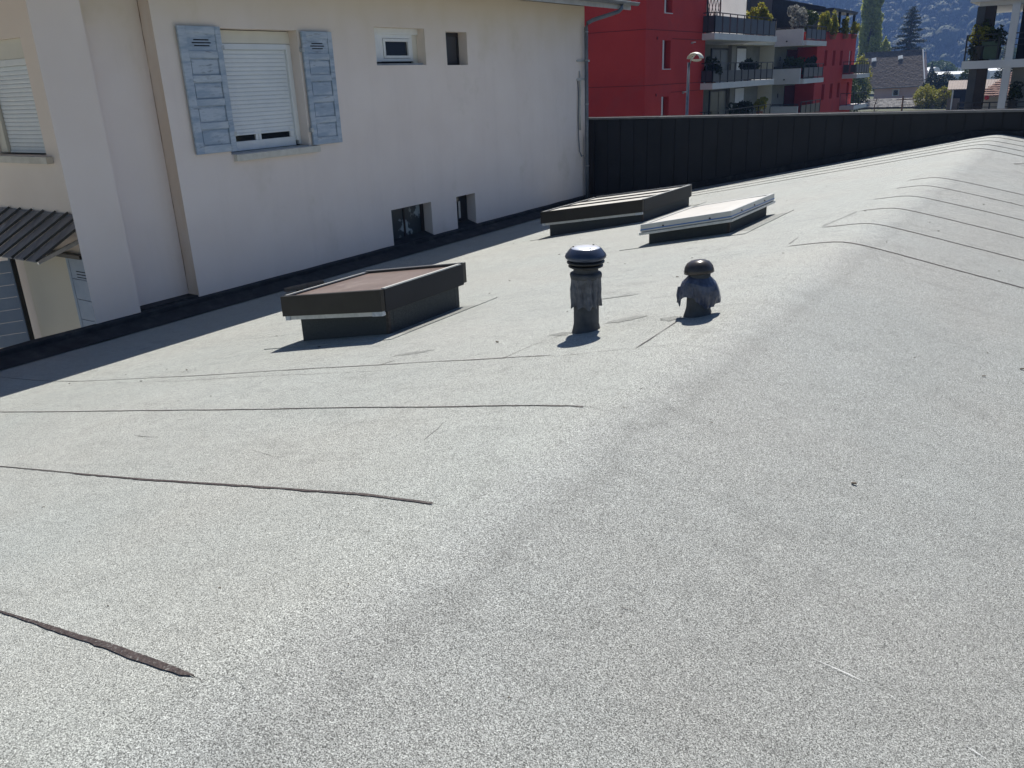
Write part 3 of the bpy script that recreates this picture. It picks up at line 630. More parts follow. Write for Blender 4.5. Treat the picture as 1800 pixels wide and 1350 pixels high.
# weathered shutters
def shutter(y0, y1, z0, z1, hinge, M_=None):
    M_ = M_ or Matrix.Identity(4)
    root = MB(); X0, X1 = W+.02, W+.055; sw = .085; rw = .085
    wide = .115 if hinge == 'L' else .085
    root.box(X0, X1, y0, y0+wide, z0, z1); root.box(X0, X1, y1-sw, y1, z0, z1)
    o = root.build('shutter', M_shut, house, bevel=.006); o.matrix_world = M_
    Hh = z1-z0; zs = [z0, z0+.10]; ph = (Hh-.10-.09-4*rw)/5
    rails = [(z0, z0+.10)]; pans = []; z = z0+.10
    for k in range(5):
        pans.append((z, z+ph)); z += ph
        rails.append((z, z+(rw if k < 4 else .09))); z += rw
    for a, c in rails: MB().box(X0+.002, X1-.003, y0+wide+.001, y1-sw-.001, a, c).build('rail', M_shut2, o, bevel=.005)
    for k, (a, c) in enumerate(pans):
        b = MB(); ya, yb = y0+wide+.001, y1-sw-.001
        if k == 4:
            ym = (ya+yb)/2; zc = (a+c)/2; hw = (yb-ya)*.27
            cuts = [zc-.045, zc-.03, zc-.01, zc+.005, zc+.025, zc+.04]
            edges = [a]+cuts+[c]
            for j in range(0, 7):
                if j % 2 == 0: b.box(X0+.008, X1-.014, ya+.001, yb-.001, edges[j], edges[j+1])
                else:
                    q = hw*(1.25 if j == 3 else 1); b.box(X0+.008, X1-.014, ya+.001, ym-q, edges[j], edges[j+1]); b.box(X0+.008, X1-.014, ym+q, yb-.001, edges[j], edges[j+1])
            MB().box(X0+.002, X0+.006, ym-hw*1.4, ym+hw*1.4, zc-.05, zc+.045).build('slot_back', M_dark, o)
        else:
            b.box(X0+.004, X1-.024, ya+.001, yb-.001, a+.001, c-.001); b.box(X0+.004, X1-.014, ya+.022, yb-.022, a+.018, c-.018)
        b.build('panel', M_shut, o, bevel=(.004 if k < 4 else 0))
    hy = y1+.004 if hinge == 'L' else y0-.004
    for zz in (z0+.22, z1-.25): MB().box(W+.002, X1+.004, hy-.022, hy+.022, zz-.03, zz+.03).build('hinge', M_silver, o, bevel=.004)
    return o
s_l = shutter(6.93, 7.57, -.745, .81, 'L'); s_l['label'] = 'left leaf of the wide window, paint worn along its stile'
s_r = shutter(8.97, 9.56, -.785, .79, 'R')
# small upper windows
o = MB(); X = W-.2
for a, c, d, e in ((10.55, 11.79, .80, .89), (10.55, 10.86, .38, .80), (10.86, 11.66, .74, .80), (10.86, 11.66, .385, .43), (11.60, 11.66, .43, .74), (10.86, 10.92, .43, .74)): o.box(X-.02, X+(.02 if c != 11.79 else .05), a, c, d, e)
o = o.build('window', M_white, house)
for a, c, d, e in ((10.925, 11.59, .69, .735), (10.925, 11.59, .435, .475), (10.925, 10.975, .475, .69), (11.54, 11.59, .475, .69)): MB().box(X-.01, X+.035, a, c, d, e).build('sash', M_white, o, bevel=.005)
MB().box(X-.02, X, 10.97, 11.545, .47, .695).build('pane', M_glass, o)
MB().box(X-.01, W-.02, 10.56, 11.72, .322, .348).build('window_sill', M_zinc, o)
MB().box(X-.015, X+.02, 11.66, 11.788, .33, .80).build('trim', M_cream, o)
o = MB().box(X-.02, X+.01, 12.375, 12.975, .31, .36).box(X-.02, X+.01, 12.375, 12.975, .80, .858).box(X-.02, X+.01, 12.93, 12.975, .36, .80).box(X-.02, X+.01, 12.375, 12.41, .36, .80).build('window', M_black, house)
MB().box(X-.02, X-.005, 12.41, 12.93, .36, .80).build('pane', mat('dusty_glass', (.055, .055, .06), None, rough=.25), o)
# cellar lights at roof level
o = MB().box(X-.02, X+.012, 10.585, 11.645, -2.585, -2.54).box(X-.02, X+.012, 10.585, 11.645, -2.02, -1.985).box(X-.02, X+.012, 11.09, 11.13, -2.54, -2.02).box(X-.02, X+.012, 11.56, 11.645, -2.54, -2.02).box(X-.02, X+.012, 10.585, 10.78, -2.54, -2.02).build('window', M_brown, house)
for a, c in ((10.78, 11.09), (11.13, 11.56)): MB().box(X-.02, X-.004, a, c, -2.54, -2.02).build('pane', M_glassp, o)
o = MB().box(X-.02, X+.01, 12.395, 12.975, -2.585, -2.50).box(X-.02, X+.01, 12.395, 12.975, -2.03, -1.995).build('window', M_black, house)
MB().box(X-.02, X-.005, 12.395, 12.975, -2.50, -2.03).build('pane', M_glass, o)
MB().box(X+.0, X+.012, 12.68, 12.74, -2.44, -2.12).build('vent_grille', M_silver, o)
for a, c in ((10.58, 11.65), (12.39, 12.98)):   # rounded membrane flashing into the niche
    b = MB(); b.hexa([(W-.21, a+.003, -2.60), (W+.02, a+.003, -2.60), (W+.02, c-.003, -2.60), (W-.21, c-.003, -2.60), (W-.21, a+.003, -2.54), (W+.02, a+.003, -2.57), (W+.02, c-.003, -2.57), (W-.21, c-.003, -2.50)]).build('flashing', M_curb, house)
# wing window with roller shutter, sill
Y = YW+.12
o = MB().box(-12.75, -11.42, Y-.05, Y+.05, .52, .76).build('window', M_cream, house, bevel=.006)
MB().box(-12.75, -11.42, Y-.06, Y+.05, .44, .52).build('shutter_box', M_white, o, bevel=.006)
MB().box(-11.47, -11.43, Y-.03, Y+.03, -.66, .44).build('guide_rail', M_white, o)
MB().box(-12.74, -12.56, Y-.05, Y+.03, -.66, .44).build('frame', M_cream, o)
rs = MB().box(-12.55, -11.47, Y-.02, Y, -.665, -.64).build('roller_shutter', M_slat, house)
slats(rs, 'y', Y, -12.55, -11.47, -.64, .44, 20, M_slat)
MB().box(-12.85, -11.28, YW-.09, YW+.15, -.785, -.695).build('window_sill', M_sill, house, bevel=.006)
# ground-floor opening, its shutters and the ribbed canopy
MB().box(-12.70, -11.47, YW-.02, YW-.002, -6.3, -2.0).build('door_panel', M_doorp, house)
M_shut3 = mat('plain_blue_paint', (.35, .41, .50), (.41, .465, .545), 5, .65, .0006, 90)
def flat_shutter(x0, x1, z0, z1, loc, rz, lab=None):
    b = MB().box(0, .06, -.03, 0, z0, z1).box(x1-x0-.06, x1-x0, -.03, 0, z0, z1)
    o = b.build('shutter', M_shut3, house, bevel=.005)
    n = 7; h = (z1-z0-.06)/n
    for k in range(n):
        za = z0+.03+k*h; MB().box(.061, x1-x0-.061, -.024, -.006, za, za+h-.008).build('panel', M_shut3, o, bevel=.003)
    zz = z1-.26
    for j in (-.04, 0, .04): MB().box((x1-x0)*.3, (x1-x0)*.72, -.0255, -.0235, zz+j, zz+j+.012).build('slot', M_dark, o)
    o.location = loc; o.rotation_euler = (0, 0, rz); return o
flat_shutter(-11.46, -10.8, -4.1, -2.0, (-11.46, YW-.01, 0), 0)
o = flat_shutter(0, .95, -3.45, -2.12, (-12.74, YW-.14, 0), R(180+64))
MB().box(-12.74, -12.71, YW-.18, YW-.12, -3.45, -2.10).build('shutter_gap_shade', M_black, house)  # black strip drawing the shaded gap beside the swung shutter
M_can = mat('worn_zinc_canopy', (.16, .16, .165), (.25, .25, .25), 4, .5, stretch=(3, .6, 1), c3=(.36, .37, .38), s3=2.2)
aw = MB().bar((-13.45, YW-.02, -1.47), (-10.6, YW-.02, -1.47), .05, .06).build('canopy', M_zincd, house)
top, low = (YW-.02, -1.44), (YW-.66, -1.95)
nr = 8; SK = .42
for k in range(nr):
    x = -13.42+k*.31
    MB().hexa([(x, low[0], low[1]), (x+.27, low[0], low[1]), (x+.27+SK, top[0], top[1]), (x+SK, top[0], top[1]), (x, low[0], low[1]+.012), (x+.27, low[0], low[1]+.012), (x+.27+SK, top[0], top[1]+.012), (x+SK, top[0], top[1]+.012)]).build('canopy_sheet', M_can, aw)
    MB().bar((x+.29, low[0]-.01, low[1]+.02), (x+.29+SK, top[0], top[1]+.03), .016, .03).build('rib', M_black, aw)
MB().bar((-10.97, low[0]+.01, low[1]-.0), (-11.02, top[0], -1.78), .035, .05).build('edge_strip', M_silver, aw)
MB().box(-12.4, -10.98, YW-.10, YW, -2.02, -1.97).build('lintel', M_black, house)
# eaves: soffit, rafters' fascia, gutter, pipe
MB().box(-9.72, -9.16, 2.0, 18.45, 1.50, 1.53).build('soffit', M_soff, house)
MB().box(-9.16, -9.13, 2.0, 18.45, 1.40, 1.60).build('fascia', M_soff, house)
MB().poly([(-9.05, 2.0, 1.62), (-9.05, 18.6, 1.62), (-13.4, 18.6, 4.1), (-13.4, 2.0, 4.1)]).poly([(-9.05, 2.0, 1.60), (-13.4, 2.0, 4.05), (-13.4, 18.6, 4.05), (-9.05, 18.6, 1.60)]).build('roof', M_tiler, house)
MB().poly([(-13.4, 2.0, 4.1), (-13.4, 18.6, 4.1), (-17.6, 18.6, 1.62), (-17.6, 2.0, 1.62)]).build('roof', M_tiler, house)
MB().hexa([(-9.72, 17.33, 1.49), (-9.16, 17.33, 1.49), (-9.16, 18.45, 1.49), (-9.72, 18.45, 1.49), (-13.4, 17.33, 4.0), (-9.16, 17.33, 1.58), (-9.16, 18.45, 1.58), (-13.4, 18.45, 4.0)]).build('verge_soffit', M_soff, house)
g = MB(); n = 10; y0, y1 = 2.0, 18.62; gx, gz, gr = -9.055, 1.545, .062
for k in range(n+1):
    a = math.pi+math.pi*k/n
    for y in (y0, y1): g.v.append((gx+gr*math.cos(a), y, gz+gr*math.sin(a)))
for k in range(n): g.f.append((2*k, 2*k+1, 2*k+3, 2*k+2))
g.v += [(gx+gr*math.cos(math.pi+math.pi*k/n), y1, gz+gr*math.sin(math.pi+math.pi*k/n)) for k in range(n+1)]
g.f.append(tuple(range(2*(n+1), 3*(n+1))))
gut = g.build('gutter', M_zinc, house, smooth=True); sm = gut.modifiers.new('s', 'SOLIDIFY'); sm.thickness = .004
MB().tube([(gx+gr, y0, gz), (gx+gr, y1, gz)], .009, 8).build('bead', M_zinc, gut, smooth=True)
for k in range(28):
    y = 2.3+k*.6; MB().bar((gx-gr, y, gz+.005), (gx+gr, y, gz+.005), .02, .006).build('bracket', M_zinc, gut)
px, py = -9.60, 17.22
pipe = MB().tube([(gx, 17.85, gz-.05), (gx, 17.85, gz-.14), (gx-.04, 17.78, gz-.20), (gx-.12, 17.70, gz-.235), (px+.10, 17.34, gz-.36), (px+.02, py+.03, gz-.42), (px, py, gz-.50), (px, py, -1), (px, py, -2.72)], .042, 16).build('downpipe', M_zincd, house, smooth=True)
for z in (.95, .37, -.55, -1.9): MB().tube([(px, py, z-.012), (px, py, z+.012)], .050, 16).build('pipe_clip', M_zinc, pipe)
MB().bar((W+.005, 16.95, .36), (W+.06, 17.42, .36), .03, .04).build('bracket_bar', M_soff, pipe)
MB().bar((W+.005, 16.95, -.02), (W+.06, 17.25, -.02), .03, .05).build('bracket_bar', M_soff, pipe)
cab = [(W+.02, 16.98, -.05), (W+.025, 16.99, -.4), (W+.02, 16.97, -.8), (W+.03, 16.96, -1.2), (W+.03, 17.0, -1.55), (W+.04, 17.08, -1.68), (W+.05, 17.13, -1.66)]
MB().tube(cab, .012, 8).build('conduit', M_zincd, house, smooth=True)
MB().tube([(W+.02, 17.05, .15), (W+.03, 17.07, -.1), (W+.02, 17.04, -.6), (W+.02, 17.06, -1.1)], [.012, .02, .026, .02], 8).build('conduit', M_soff, house, smooth=True)

# ------------------------------------------------------------------ dark end wall clad with standing-seam panels
par = rig('end_wall', None, 'long low anthracite metal clad wall closing the far end of the roof', 'wall')
DV = Vector((1, .15, 0)).normalized(); NV = Vector((DV.y, -DV.x, 0))
def pp(u, d, z):          # u along the wall from x=-9.9, d towards the camera
    o = Vector((-9.9, par_y(-9.9), 0))+DV*u+NV*d; return (o.x, o.y, z)
def pbox(b, u0, u1, d0, d1, z00, z01, z1):
    return b.hexa([pp(u0, d1, z00), pp(u1, d1, z01), pp(u1, d0, z01), pp(u0, d0, z00), pp(u0, d1, z1), pp(u1, d1, z1), pp(u1, d0, z1), pp(u0, d0, z1)])
ZT = -.86; PW = .315; LT = 15.2
def zrp(u): return zr(pp(u, 0, 0)[0])
pbox(MB(), 0, LT, -.30, -.03, -6.4, -6.4, ZT).build('core', M_anth, par)
k = 0; u = 0.0
while u < LT-.01:
    u1 = min(u+PW, LT); tilt = random.uniform(-.002, .003)
    pbox(MB(), u+.004, u1-.004, -.028, tilt, zrp(u)+.13+random.uniform(-.006, .006), zrp(u1)+.13, ZT-.05).build('panel', M_anth, par)
    pbox(MB(), u1-.0035, u1+.0035, -.028, .018+random.uniform(-.002, .002), zrp(u1)+.13, zrp(u1)+.13, ZT-.055).build('seam', M_anth, par)
    u = u1
u = 0
while u < LT:
    u1 = min(u+2.0, LT); pbox(MB(), u+.002, u1-.002, -.33, .035, ZT-.045, ZT-.045, ZT).build('coping', M_cop, par, bevel=.004); u = u1
b = MB(); u = 0
while u < LT-.01:
    u1 = min(u+1.0, LT); j = random.uniform(0, .015)
    b2 = pbox(MB(), u+.003, u1-.003, -.02, .045+j, zrp(u)-.05, zrp(u1)-.05, 0); vs = b2.v
    for i in (4, 7): vs[i] = (vs[i][0], vs[i][1], zrp(u)+.14)
    for i in (5, 6): vs[i] = (vs[i][0], vs[i][1], zrp(u1)+.14)
    b2.build('upstand', M_curb, par, bevel=.006); u = u1

# ------------------------------------------------------------------ ground
b = MB(); b.poly([(-3000, -3000, -6.45), (3000, -3000, -6.45), (3000, 3000, -6.45), (-3000, 3000, -6.45)]); struct(b.build('ground', M_gr))
b = MB(); b.poly([(-60, 20, -6.446), (60, 20, -6.446), (60, 41, -6.446), (-60, 41, -6.446)]); struct(b.build('road', M_asph))
b = MB(); b.poly([(-40, -20, -6.446), (-9.9, -20, -6.446), (-9.9, 19.9, -6.446), (-40, 19.9, -6.446)]); struct(b.build('bounce_paving', M_sill))  # unseen pale paving, added to warm the bounce light on the wing wall
MB_c = MB().box(-60, 60, 41, 43, -6.45, -6.32); struct(MB_c.build('pavement', M_sill))

# ------------------------------------------------------------------ foliage helpers
def leaf_cloud(pts, size, aspect=.6):
    """quads of leaf clumps at pts (N,3)"""
    n = len(pts); u = rng.normal(size=(n, 3)); u /= np.linalg.norm(u, axis=1)[:, None]
    v = rng.normal(size=(n, 3)); v -= (v*u).sum(1)[:, None]*u; v /= np.linalg.norm(v, axis=1)[:, None]
    s = (size*rng.uniform(.6, 1.4, n))[:, None]
    P = np.stack([pts+u*s, pts+v*s*aspect, pts-u*s, pts-v*s*aspect], 1).reshape(-1, 3)
    return P
def quads_obj(name, P, m, parent=None):
    n = len(P)//4; me = bpy.data.meshes.new(name)
    me.vertices.add(len(P)); me.vertices.foreach_set('co', P.astype(np.float32).ravel())
    me.loops.add(4*n); me.loops.foreach_set('vertex_index', np.arange(4*n, dtype=np.int32))
    me.polygons.add(n); me.polygons.foreach_set('loop_start', np.arange(0, 4*n, 4, dtype=np.int32)); me.polygons.foreach_set('loop_total', np.full(n, 4, dtype=np.int32))
    me.update(); me.validate(); me.materials.append(m); o = bpy.data.objects.new(name, me); col.objects.link(o)
    if parent: o.parent = parent
    return o
def blob_pts(c, rad, n, clumps=10, tight=.36):
    cs = rng.normal(size=(clumps, 3)); cs /= np.linalg.norm(cs, axis=1)[:, None]; cs *= rng.uniform(.3, .95, clumps)[:, None]
    k = rng.integers(0, clumps, n); d = rng.normal(size=(n, 3)); d /= np.linalg.norm(d, axis=1)[:, None]
    q = cs[k]+d*(rng.uniform(.55, 1, n)**.5*tight)[:, None]
    return np.array(c)+q*np.array(rad)
def bush(c, rad, n, size, m, label, group=None, pot=None, cat='shrub', name='shrub', clumps=16):
    t = rig(name, None, label, cat, group)
    quads_obj('foliage', leaf_cloud(blob_pts(c, rad, n, clumps), size), m, t)
    zb_ = c[2]-rad[2]-(pot[1] if pot else .3)
    MB().tube([(c[0], c[1], zb_+.02), (c[0]+.02, c[1], c[2]-.3*rad[2]), (c[0]+.1*rad[0], c[1], c[2]+.4*rad[2])], [.05*rad[0]+.01, .04*rad[0]+.008, .01], 6).build('stem', M_bark, t)
    if pot: MB().lathe((c[0], c[1], zb_), [(.001, 0), (pot[0]*.75, 0), (pot[0], pot[1]), (pot[0]*.88, pot[1]), (pot[0]*.85, pot[1]*.85), (.001, pot[1]*.85)], 14).build('pot', pot[2], t)
    return t
def tree(base, h, prof, n, size, m, label, name='tree', group=None, trunk=.25, branches=10, cat='tree'):
    """prof(t)->radius at height fraction"""
    t_ = rig(name, None, label, cat, group); bx, by, bz = base
    tt = MB().tube([(bx, by, bz), (bx+.1, by, bz+h*.4), (bx, by, bz+h*.97)], [trunk, trunk*.6, .03], 8)
    for k in range(branches):
        f = random.uniform(.15, .85); a = random.uniform(0, 6.28); r_ = prof(f)*.8
        tt.tube([(bx, by, bz+h*f), (bx+math.cos(a)*r_, by+math.sin(a)*r_, bz+h*f+r_*.35)], [trunk*.3, .02], 5)
    tt.build('trunk', M_bark, t_)
    f = rng.uniform(0, 1, n*2); r_ = np.array([prof(x) for x in f]); keep = rng.uniform(0, 1, n*2) < (r_/r_.max())**1.2+.1; f = f[keep][:n]; r_ = r_[keep][:n]
    a = rng.uniform(0, 6.283, len(f)); q = np.sqrt(rng.uniform(.12, 1, len(f)))
    lum = np.array([noise.noise(Vector((math.cos(x)*1.4, math.sin(x)*1.4, y*h*.35+bx))) for x, y in zip(a, f)])
    rr = r_*q*(1+.5*lum); P = np.stack([bx+np.cos(a)*rr, by+np.sin(a)*rr, bz+h*f+.2*rng.normal(size=len(f))], 1)
    P = P[lum > -.32]
    quads_obj('crown', leaf_cloud(P, size), m, t_)
    return t_
# ------------------------------------------------------------------ red apartment block
apt = rig('apartment_building', None, 'red and cream apartment block with stacked balconies behind the dark wall', 'building')
G0 = -6.45
XF, XB = -20.4, -24.5       # red facade line, recessed loggia wall
def part(b, name, m, p=None, **k): return b.build(name, m, p or apt, **k)
def red_wall(x, y0, y1, z0, z1, wins, m=M_red):     # faces +x with window slots
    b = MB(); ys = sorted({y0, y1, *[q for h in wins for q in h[:2]]}); zs = sorted({z0, z1, *[q for h in wins for q in h[2:4]]})
    for ya, yb in zip(ys[:-1], ys[1:]):
        for za, zb_ in zip(zs[:-1], zs[1:]):
            c, d = (ya+yb)/2, (za+zb_)/2
            if any(h[0] < c < h[1] and h[2] < d < h[3] for h in wins): continue
            b.poly([(x, ya, za), (x, yb, za), (x, yb, zb_), (x, ya, zb_)])
    for a, c, d, e in [h[:4] for h in wins]:
        X = x-.35
        b.poly([(x,a,d),(x,a,e),(X,a,e),(X,a,d)]); b.poly([(x,c,d),(X,c,d),(X,c,e),(x,c,e)]); b.poly([(x,a,e),(x,c,e),(X,c,e),(X,a,e)]); b.poly([(x,a,d),(X,a,d),(X,c,d),(x,c,d)])
    return part(b, 'wall', m)
w1 = [(45.16, 46.22, .34, 1.78), (45.16, 46.15, -2.9, -1.15), (45.28, 46.3, 3.2, 5.4)]
red_wall(XF, 43.0, 51.3, G0, 8.5, w1)
part(MB().poly([(-46, 43, G0), (XF, 43, G0), (XF, 43, 8.5), (-46, 43, 8.5)]), 'wall', M_red)
part(MB().poly([(XF, 51.3, G0), (-30, 51.3, G0), (-30, 51.3, 8.5), (XF, 51.3, 8.5)]).poly([(-46, 43, 8.5), (XF, 43, 8.5), (XF, 51.3, 8.5), (-46, 51.3, 8.5)]), 'wall', M_red)
for a, c, d, e in w1:
    f = part(MB().box(XF-.33, XF-.30, a, c, d, e), 'window', M_redd)
    MB().box(XF-.30, XF+.03, a-.03, a+.12, d-.03, e).build('frame', M_conc, f); MB().box(XF-.30, XF+.05, a-.03, c, d-.07, d-.03).build('sill', M_conc, f)
    MB().box(XF-.31, XF-.295, a+.5, c, d, e).build('shutter_panel', M_redd, f)
for z in (2.27, -.52): part(MB().box(-46, XF+.012, 42.985, 51.0, z, z+.03), 'joint', M_redj)
part(MB().box(XF-.01, XF+.012, 46.4, 51.0, 1.86, 1.89), 'joint', M_redj); part(MB().box(XF-.01, XF+.012, 46.4, 51.0, -.96, -.93), 'joint', M_redj)
for x in (-24.2,): part(MB().box(x, x+.025, 42.985, 43.02, -6, 8.5), 'joint', M_redj)
for y, z in ((44.35, 1.8), (44.35, -1.1)): part(MB().box(XF, XF+.05, y, y+.10, z, z+.14), 'vent', M_redd)
for y, z in ((49.1, 1.72), (48.0, -.98)):
    l = part(MB().box(XF, XF+.12, y, y+.06, z-.09, z+.02), 'wall_lamp', M_silver); MB().box(XF+.12, XF+.22, y-.1, y+.2, z-.02, z+.02).build('lamp_head', M_white, l)
# loggia zone y 51.3..70
part(MB().poly([(XB, 51.3, G0), (XB, 70, G0), (XB, 70, 4.6), (XB, 51.3, 4.6)]), 'wall', M_grey)
for lv in (1.86, -.94, -3.74):
    s_ = MB(); s_.box(XB, -19.62, 50.75, 62.6, lv, lv+.36); part(s_, 'balcony_slab', M_conc)
    part(MB().box(XB, -22.05, 62.6, 70.0, lv-.02, lv+.30), 'balcony_slab', M_ccream)
def railing(name, a, c, z0, z1, n, panel, cap=True, sub=True):
    a = Vector(a); c = Vector(c); up = Vector((0, 0, 1))
    o = part(MB().bar(a+up*z1, c+up*z1, .06, .05), name, M_rail)
    MB().bar(a+up*(z0+.08), c+up*(z0+.08), .04, .05).build('bottom_rail', M_rail, o)
    if panel:
        d = (c-a)
        for k in range(n):
            p = a+d*(k+.08)/n; q = a+d*(k+.92)/n
            MB().bar(p+up*((z0+z1*1.0)/2-.06+panel[0]), q+up*((z0+z1)/2-.06+panel[0]), .02, panel[1], up=(0,0,1)).build('panel', M_railg, o)
    for k in range(n+1): p = a+(c-a)*k/n; MB().bar(p+up*z0, p+up*z1, .05, .05).build('post', M_rail, o)
    return o
for lv, hp in ((2.22, (0, .92)), (-.58, (-.12, .62)), (-3.38, None)):
    railing('railing', (-19.68, 50.85, 0), (-19.68, 62.3, 0), lv, lv+1.12, 9, hp)
    railing('railing', (-20.5, 50.85, 0), (-19.68, 50.85, 0), lv, lv+1.12, 2, hp)
# pillar, sliding doors, white pivot panel on every storey
for lv in (-.58, -3.38, -6.2):
    f = part(MB().box(-23.2, -23.12, 59.4, 62.7, lv, lv+2.2), 'sliding_door', M_rail)
    for a in (59.5, 61.1): MB().box(-23.12, -23.10, a, a+1.45, lv+.05, lv+2.1).build('pane', mat('sliding_glass', (.14, .15, .14), None, rough=.2), f)
    part(MB().box(-23.5, -22.9, 62.8, 63.75, lv-.2, lv+2.5), 'column', M_grey)
    f = part(MB().box(-23.0, -22.95, 63.9, 66.05, lv, lv+2.3), 'screen', M_rail); MB().box(-22.95, -22.92, 64.0, 65.9, lv+.05, lv+2.2).build('panel', M_conc, f)
    part(MB().box(-24.5, -23.2, 58.0, 69.9, lv-.1, lv+2.45), 'wall', M_grey)
# second volume: cream side wall, white parapet boxes, terraces
part(MB().poly([(-26, 70, G0), (-22.05, 70, G0), (-22.05, 70, 3.6), (-26, 70, 3.6)]), 'wall', M_ccream)
part(MB().poly([(-22.05, 70, G0), (-22.05, 78, G0), (-22.05, 78, 3.1), (-22.05, 70, 3.1)]), 'wall', M_grey)
for z1, z0 in ((2.93, 1.73), (.07, -1.08), (-2.75, -3.9)):
    part(MB().box(-22.1, -19.9, 69.9, 70.1, z0, z1), 'parapet', M_conc); part(MB().box(-22.05, -19.65, 70.1, 76.0, z0, z0+.36), 'balcony_slab', M_conc)
    MB().tube([(-21.1, 69.9, z0+.35), (-21.1, 69.8, z0+.35)], .06, 8).build('spout', M_black, apt)
    railing('railing', (-19.75, 70.3, 0), (-19.75, 75.9, 0), z0+.36, z0+1.45, 4, (0, .7))
    railing('railing', (-22.0, 70.0, 0), (-19.95, 70.0, 0), z1, z1+.16, 3, None)
for lv in (-.7, -3.5):
    part(MB().box(-22.04, -22.0, 73.2, 76.2, lv, lv+2.25), 'patio_door', M_glass); part(MB().box(-22.04, -21.98, 71.4, 71.55, lv+1.4, lv+1.7), 'wall_lamp', M_black)
w2 = [(y, y+.9, z0, z1) for z0, z1 in ((.2, 1.45), (-2.6, -1.32)) for y in (78.55, 81.3, 83.9, 87.4)]
red_wall(XF, 76.1, 89.5, G0, 2.92, w2)
part(MB().poly([(XF, 76.1, G0), (-22.1, 76.1, G0), (-22.1, 76.1, 2.92), (XF, 76.1, 2.92)][::-1]), 'wall', M_red)
part(MB().poly([(XF, 76.1, 2.92), (XF, 89.5, 2.92), (-34, 89.5, 2.92), (-34, 76.1, 2.92)]), 'roof', M_conc)
part(MB().poly([(XF, 89.5, G0), (-34, 89.5, G0), (-34, 89.5, 2.92), (XF, 89.5, 2.92)]), 'wall', M_red)
for a, c, d, e in w2: part(MB().box(XF-.32, XF-.29, a, c, d, e), 'window', M_redd)
part(MB().box(XF-.28, XF+.02, 87.3, 87.45, .1, 1.45), 'frame', M_conc)
railing('railing', (XF+.05, 76.2, 0), (XF+.05, 89.4, 0), 2.92, 3.3, 10, None)
for lv in (-.98, -3.75):
    part(MB().box(XF, -19.1, 85.3, 90.6, lv, lv+.36), 'balcony_slab', M_conc)
    railing('railing', (-19.2, 85.4, 0), (-19.2, 90.5, 0), lv+.36, lv+1.45, 5, (0, .7) if lv > -2 else None)
    railing('railing', (XF, 85.35, 0), (-19.2, 85.35, 0), lv+.36, lv+1.45, 2, (0, .7) if lv > -2 else None)
# set-back attic in dark zinc, corrugated part and pergola
at = part(MB().box(-34, -24.3, 62, 70.2, 2.2, 5.9), 'attic', M_cladd)
for k in range(9): MB().box(-24.3, -24.22, 62.2+k*.9, 62.25+k*.9, 2.2, 5.9).build('standing_seam', M_cladd, at)
for k in range(4): MB().box(-24.4-k*.65, -24.35-k*.65, 61.92, 62, 2.2, 5.9).build('standing_seam', M_cladd, at)
at2 = part(MB().box(-34, -22.6, 70.3, 86.0, 2.95, 5.35), 'attic', M_cladd)
b = MB()
for k in range(60): b.box(-22.6, -22.52, 70.4+k*.26, 70.52+k*.26, 3.0, 5.3)
o = b.build('corrugation', M_anth, at2); o['kind'] = 'stuff'
pg = part(MB().box(-23.5, -20.3, 80.0, 88.6, 4.62, 4.85), 'pergola', M_rail)
for y in (80.2, 83.0, 85.8, 88.4): MB().box(-20.65, -20.45, y, y+.18, 2.92, 4.62).build('post', M_rail, pg)
MB().box(-22.6, -20.4, 79.9, 80.0, 2.9, 4.6).build('screen', M_cladd, pg)
# white shade sail / windbreak on the top terrace
q = MB().hexa([(-20.9, 53.6, 2.25), (-20.2, 57.5, 2.25), (-20.15, 57.5, 2.25), (-20.85, 53.6, 2.25), (-21.1, 53.0, 4.6), (-20.2, 57.5, 4.4), (-20.15, 57.5, 4.4), (-21.05, 53.0, 4.6)])
o = q.build('windbreak', M_sail); tag(o, 'bright white canvas windbreak on the topmost balcony beside the red wall', 'windbreak')
q = MB()
for z in (3.2, 4.2): q.bar((-20.3, 51.2, z), (-20.3, 53.3, z-.02), .05)
for y in (51.2, 53.3): q.bar((-20.3, y, 2.25), (-20.3, y, 4.2), .06)
for k in range(4): q.bar((-20.3, 51.2+k*.52, 3.2), (-20.3, 51.72+k*.52, 4.2), .03); q.bar((-20.3, 51.72+k*.52, 3.2), (-20.3, 51.2+k*.52, 4.2), .03)
tag(q.build('trellis', M_rail), 'dark crossed metal trellis at the left end of the topmost balcony', 'trellis')
GB = 'potted shrubs on the balconies of the red block'
bush((-20.3, 58.9, 3.3), (.6, 1.3, .85), 1700, .11, L_yel, 'yellow green shrub on the topmost balcony, left of a second one', GB, (.3, .4, M_terra))
bush((-20.25, 61.2, 3.4), (.65, 1.1, .95), 1900, .11, L_yel, 'larger yellow shrub at the right end of the topmost left balcony', GB, (.3, .4, M_terra))
bush((-20.9, 71.6, 3.75), (.8, 1.1, 1.15), 1500, .10, L_sil, 'silvery leaved shrub above the upper white parapet box', GB, (.35, .4, M_terra))
bush((-20.6, 74.2, 3.9), (.8, 1.2, 1.2), 1500, .11, L_grn, 'tall green shrub right of the silvery one on the upper terrace', GB, (.35, .4, M_terra))
bush((-20.2, 76.8, 3.5), (.5, 1.6, .9), 1500, .11, L_yel, 'low yellow green shrub right of the tall green one by the upper railing', GB, (.3, .3, M_terra))
bush((-20.0, 79.2, 3.5), (.4, .9, .9), 600, .12, L_yel, 'narrow bright green shrub before the pergola on the roof terrace', GB, (.3, .3, M_terra))
bush((-20.2, 84.4, 3.55), (.4, 1.1, .8), 600, .12, L_yel, 'yellow shrub standing between the pergola posts', GB, (.3, .3, M_terra))
